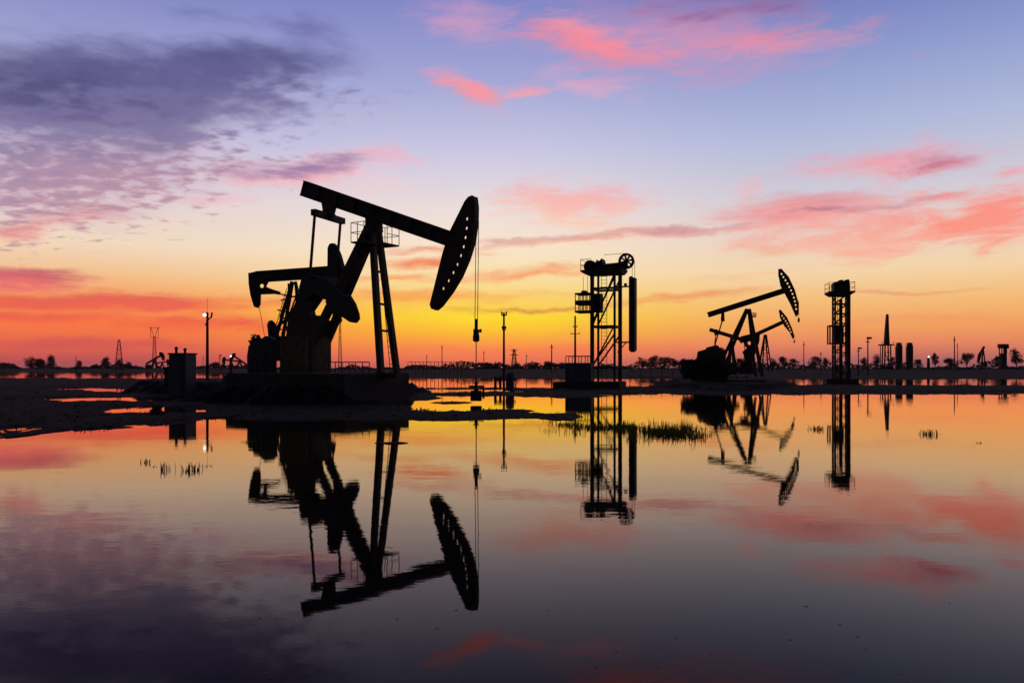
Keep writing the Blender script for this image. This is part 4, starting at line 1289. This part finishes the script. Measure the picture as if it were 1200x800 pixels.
L_ = [(36, 420, 18, 290, 'low shrub at left of the far left clump'), (47, 419.5, 18, 290, 'middle shrub of the far left clump'), (60, 415, 12, 290, 'round shrub topping the far left clump on the right'),
      (4, 424, 14, 300, 'low shrub at the left edge of the far bank'), (93, 423, 9, 300, 'shrub under the thin mast at far left'), (123, 419, 13, 290, 'upright shrub left of the tapering lattice tower'), (140, 421.5, 10, 300, 'shrub at the foot of the tapering lattice tower'),
      (151, 424, 9, 300, 'low shrub right of the tapering lattice tower'), (252, 423, 13, 290, 'low shrub right of the lit lamp pole'), (570, 424, 18, 170, 'low wide shrub right of the large pump rod'),
      (581, 426, 16, 180, 'low shrub left of the tall thin pole'), (606, 424, 14, 180, 'shrub below the small far pylon'), (626, 426, 16, 180, 'low shrub below the shortest thin mast'), (643, 423, 18, 170, 'wide shrub at the foot of the bare dark mast'), (658, 423, 16, 170, 'shrub left of the grey equipment cabin')]
for i, a in enumerate(L_): tree(a[0], a[1], a[2], a[3] * (1.6 if a[3] > 200 else 1.55), a[4], trunk=.1, name='shrub', group='shrubs on the far bank')


def bush(px, py, w, h, d, label, n=900, size=.16, name='bush', zb=None):
    c = at(px, py, d); k = d / FPX; rnd = random.Random(int(px * 7 + py))
    zb = c.z - h * k / 2 if zb is None else zb
    o = empty(name, (c.x, d, zb), 0, label, 'bush')
    cr, st = MB(), MB(); H = c.z + h * k / 2 - zb; W = w * k / 2
    for i in range(8):
        a = rnd.uniform(0, 6.28); q = rnd.uniform(.15, .6); p = Vector((math.cos(a) * q * W, math.sin(a) * q * W, H * rnd.uniform(.25, .72)))
        st.tube((p.x * .2, p.y * .2, 0), p, .05, .02, 6)
        leaf_cloud(cr, p, (W * .45, W * .45, H * .30), n // 8, size, rnd)
    cr.build('foliage', 'leaf', o); st.build('stem', 'bark', o)


bush(832, 422, 40, 34, 66, 'dense dark bush in front of the biggest right-hand pump gearbox', 2600, .17)
bush(812, 431, 34, 28, 66, 'lower dark bush left of the biggest right-hand pump', 1600, .17)
bush(850, 434, 44, 20, 66, 'low spreading bush at the feet of the biggest right-hand pump', 1600, .16)
bush(301, 411, 20, 40, 60, 'ragged shrub beside the control cabinet at left end of the plinth', 1100, .14)
bush(183, 483, 24, 20, 27.5, 'dark spiky bush on the mud edge in front of the square tank', 700, .06)


def blades(mb, x, y, z, h, rnd, w=.012):
    a = rnd.uniform(0, 6.28); lean = rnd.uniform(.05, .5) * h
    dx, dy = math.cos(a), math.sin(a); px_, py_ = -dy * w, dx * w
    p = [Vector((x, y, z)), Vector((x + dx * lean * .35, y + dy * lean * .35, z + h * .6)), Vector((x + dx * lean, y + dy * lean, z + h))]
    s = Vector((px_, py_, 0))
    mb.add([p[0] - s, p[0] + s, p[1] + s * .8, p[1] - s * .8, p[2]], [(0, 1, 2, 3), (3, 2, 4)])


rnd = random.Random(5)
mb = MB()
for cx_, cy_, w, dh, n, hh in ((705, 494, 54, 5, 34, .18), (668, 491, 24, 4, 10, .15), (735, 494, 16, 4, 14, .24), (790, 499, 36, 8, 44, .27), (765, 496, 20, 6, 10, .2), (812, 501, 18, 6, 12, .26)):
    for _ in range(n):   # clumps
        px_ = cx_ + rnd.gauss(0, .45) * w; d = gy(cy_ + 8 + rnd.gauss(0, .5) * dh); ch = hh * rnd.uniform(.4, 1.35)
        for _k in range(rnd.randrange(5, 16)):
            blades(mb, (px_ - CX) * d / FPX + rnd.gauss(0, .10), d + rnd.gauss(0, .15), -.03, ch * rnd.uniform(.25, 1.1), rnd, .008)
        for _k in range(22):
            blades(mb, (px_ - CX) * d / FPX + rnd.gauss(0, .22), d + rnd.gauss(0, .22), -.03, .05 + ch * rnd.uniform(.1, .45), rnd, .006)
tag(mb.build('reeds', 'reed'), 'green reeds standing in shallow water before the sheave topped tower', 'reeds', kind='stuff')
for px_, py_, n, hh, lab in ((705, 0, 0, 0, ''), (957, 503, 60, .14, 'small dark grass tuft in the water below the slim tower'), (1089, 509, 60, .16, 'grass tuft standing alone in water at right'), (1147, 519, 10, .06, 'tiny grass tuft farthest right in the water'),
                             (171, 542, 8, .10, 'tiny sprig at left of the row of plants in the foreground water'), (194, 550, 12, .16, 'thin upright sprig in the foreground water'),
                             (224, 551, 34, .15, 'largest grass tuft in the foreground water left of the pump reflection'), (242, 546, 9, .06, 'low sprig right of the largest foreground tuft'), (180, 547, 7, .06, 'low dark sprig beside the thin upright one'),
                             (292, 518, 30, .12, 'grass tuft in water left of the gear reflection')):
    if not n: continue
    mb = MB(); d = gy(py_)
    for _ in range(n): sp_ = min(.10, .012 * n ** .5 + .004); blades(mb, rnd.gauss(0, sp_), rnd.gauss(0, sp_), -.02, hh * rnd.uniform(.4, 1.1), rnd, .008)
    o = tag(mb.build('grass_tuft', 'reed'), lab, 'grass tuft', 'grass tufts in the water'); o.location = ((px_ - CX) * d / FPX, d, 0)
# rough grass along the banks
mb = MB()
for _ in range(1900):
    px_ = rnd.uniform(-60, 1260); d = gy(rnd.uniform(444, 507) if px_ < 480 else rnd.uniform(444, 490))
    z = ground_h(px_, d)
    if z < .004 or (d > 58 and rnd.random() < .8): continue
    ch = rnd.uniform(.03, .11) * (1 + d / 150)
    for _k in range(rnd.randrange(4, 11)):
        blades(mb, (px_ - CX) * d / FPX + rnd.gauss(0, .15), d + rnd.gauss(0, .15), z - .03, ch * rnd.uniform(.4, 1.1), rnd, .010 + d * .0003)
tag(mb.build('grass', 'leaf'), 'rough dark grass along the muddy banks', 'grass', kind='stuff')
# mud clods and stones breaking the bank's outline
mb = MB()
for _ in range(420):
    px_ = rnd.uniform(-40, 1240); d = gy(rnd.uniform(446, 508) if px_ < 480 else rnd.uniform(446, 492))
    z = ground_h(px_, d)
    if z < -.03: continue
    r_ = rnd.uniform(.03, .08) * (.6 + d / 120)
    mb.ball(((px_ - CX) * d / FPX, d, max(z, 0)), r_, 6, (1.5, 1.2, .5), .3)
tag(mb.build('mud_clods', 'ground'), 'clods of dark mud lying along the banks', 'mud', kind='stuff')
# scrub along the far bank
mb = MB()
for _ in range(15000):
    px_ = rnd.uniform(-100, 1300); d = gy(lerp_tab(FARLINE, px_)) * plateau(px_) * rnd.uniform(.98, 1.2)
    nz = mnoise.fractal(Vector((px_ * .03, 1.7, 0)), 1, 2, 4)
    h = max(.05, (.7 if px_ < 520 else 1.15) + nz * 1.4) * (d / 170)
    c = Vector(((px_ - CX) * d / FPX, d, .9 + rnd.random() * h))
    a = Vector((rnd.gauss(0, 1), rnd.gauss(0, 1), rnd.gauss(0, 1))).normalized(); b = a.orthogonal().normalized(); s = .22 * d / 150 * rnd.uniform(.6, 1.4)
    mb.add([c - a * s, c + b * s * .7, c + a * s, c - b * s * .7], [(0, 1, 2, 3)])
tag(mb.build('undergrowth', 'leaf'), 'low dark scrub covering the far bank', 'undergrowth', kind='stuff')
# floating scum flecks
mb = MB()
for _ in range(34):
    py_ = 806 - 100 * rnd.random() ** 1.2; d = gy(py_); px_ = rnd.gauss(850, 260)
    s = rnd.uniform(.004, .016); n = 7; x, y = (px_ - CX) * d / FPX, d; a0_ = rnd.uniform(0, 6)
    top = [Vector((x + s * rnd.uniform(.5, 1.2) * math.cos(a0_ + 6.283 * i / n), y + s * rnd.uniform(.5, 1.2) * math.sin(a0_ + 6.283 * i / n), .0015)) for i in range(n)]
    mb.add(top + [p - Vector((0, 0, .008)) for p in top], [tuple(range(n))] + [(i, (i + 1) % n, n + (i + 1) % n, n + i) for i in range(n)])
tag(mb.build('floating_litter', 'flake'), 'tiny pale flecks floating on the near water', 'litter', kind='stuff')

# ------------------------------------------------------------------ evening haze over the whole flat
HAZE = 0.00006
if HAZE:
    m = bpy.data.materials.new('evening_haze'); m.use_nodes = True; t = m.node_tree; t.nodes.clear()
    ho = t.nodes.new('ShaderNodeOutputMaterial'); pv = t.nodes.new('ShaderNodeVolumePrincipled')
    pv.inputs['Color'].default_value = (0.85, 0.72, 0.70, 1); pv.inputs['Density'].default_value = HAZE; pv.inputs['Anisotropy'].default_value = 0.6
    t.links.new(pv.outputs[0], ho.inputs['Volume'])
    mb = MB().box((0, 2000, 15.2), (9000, 8600, 33.6))
    o = tag(mb.build('haze', m), kind='stuff')
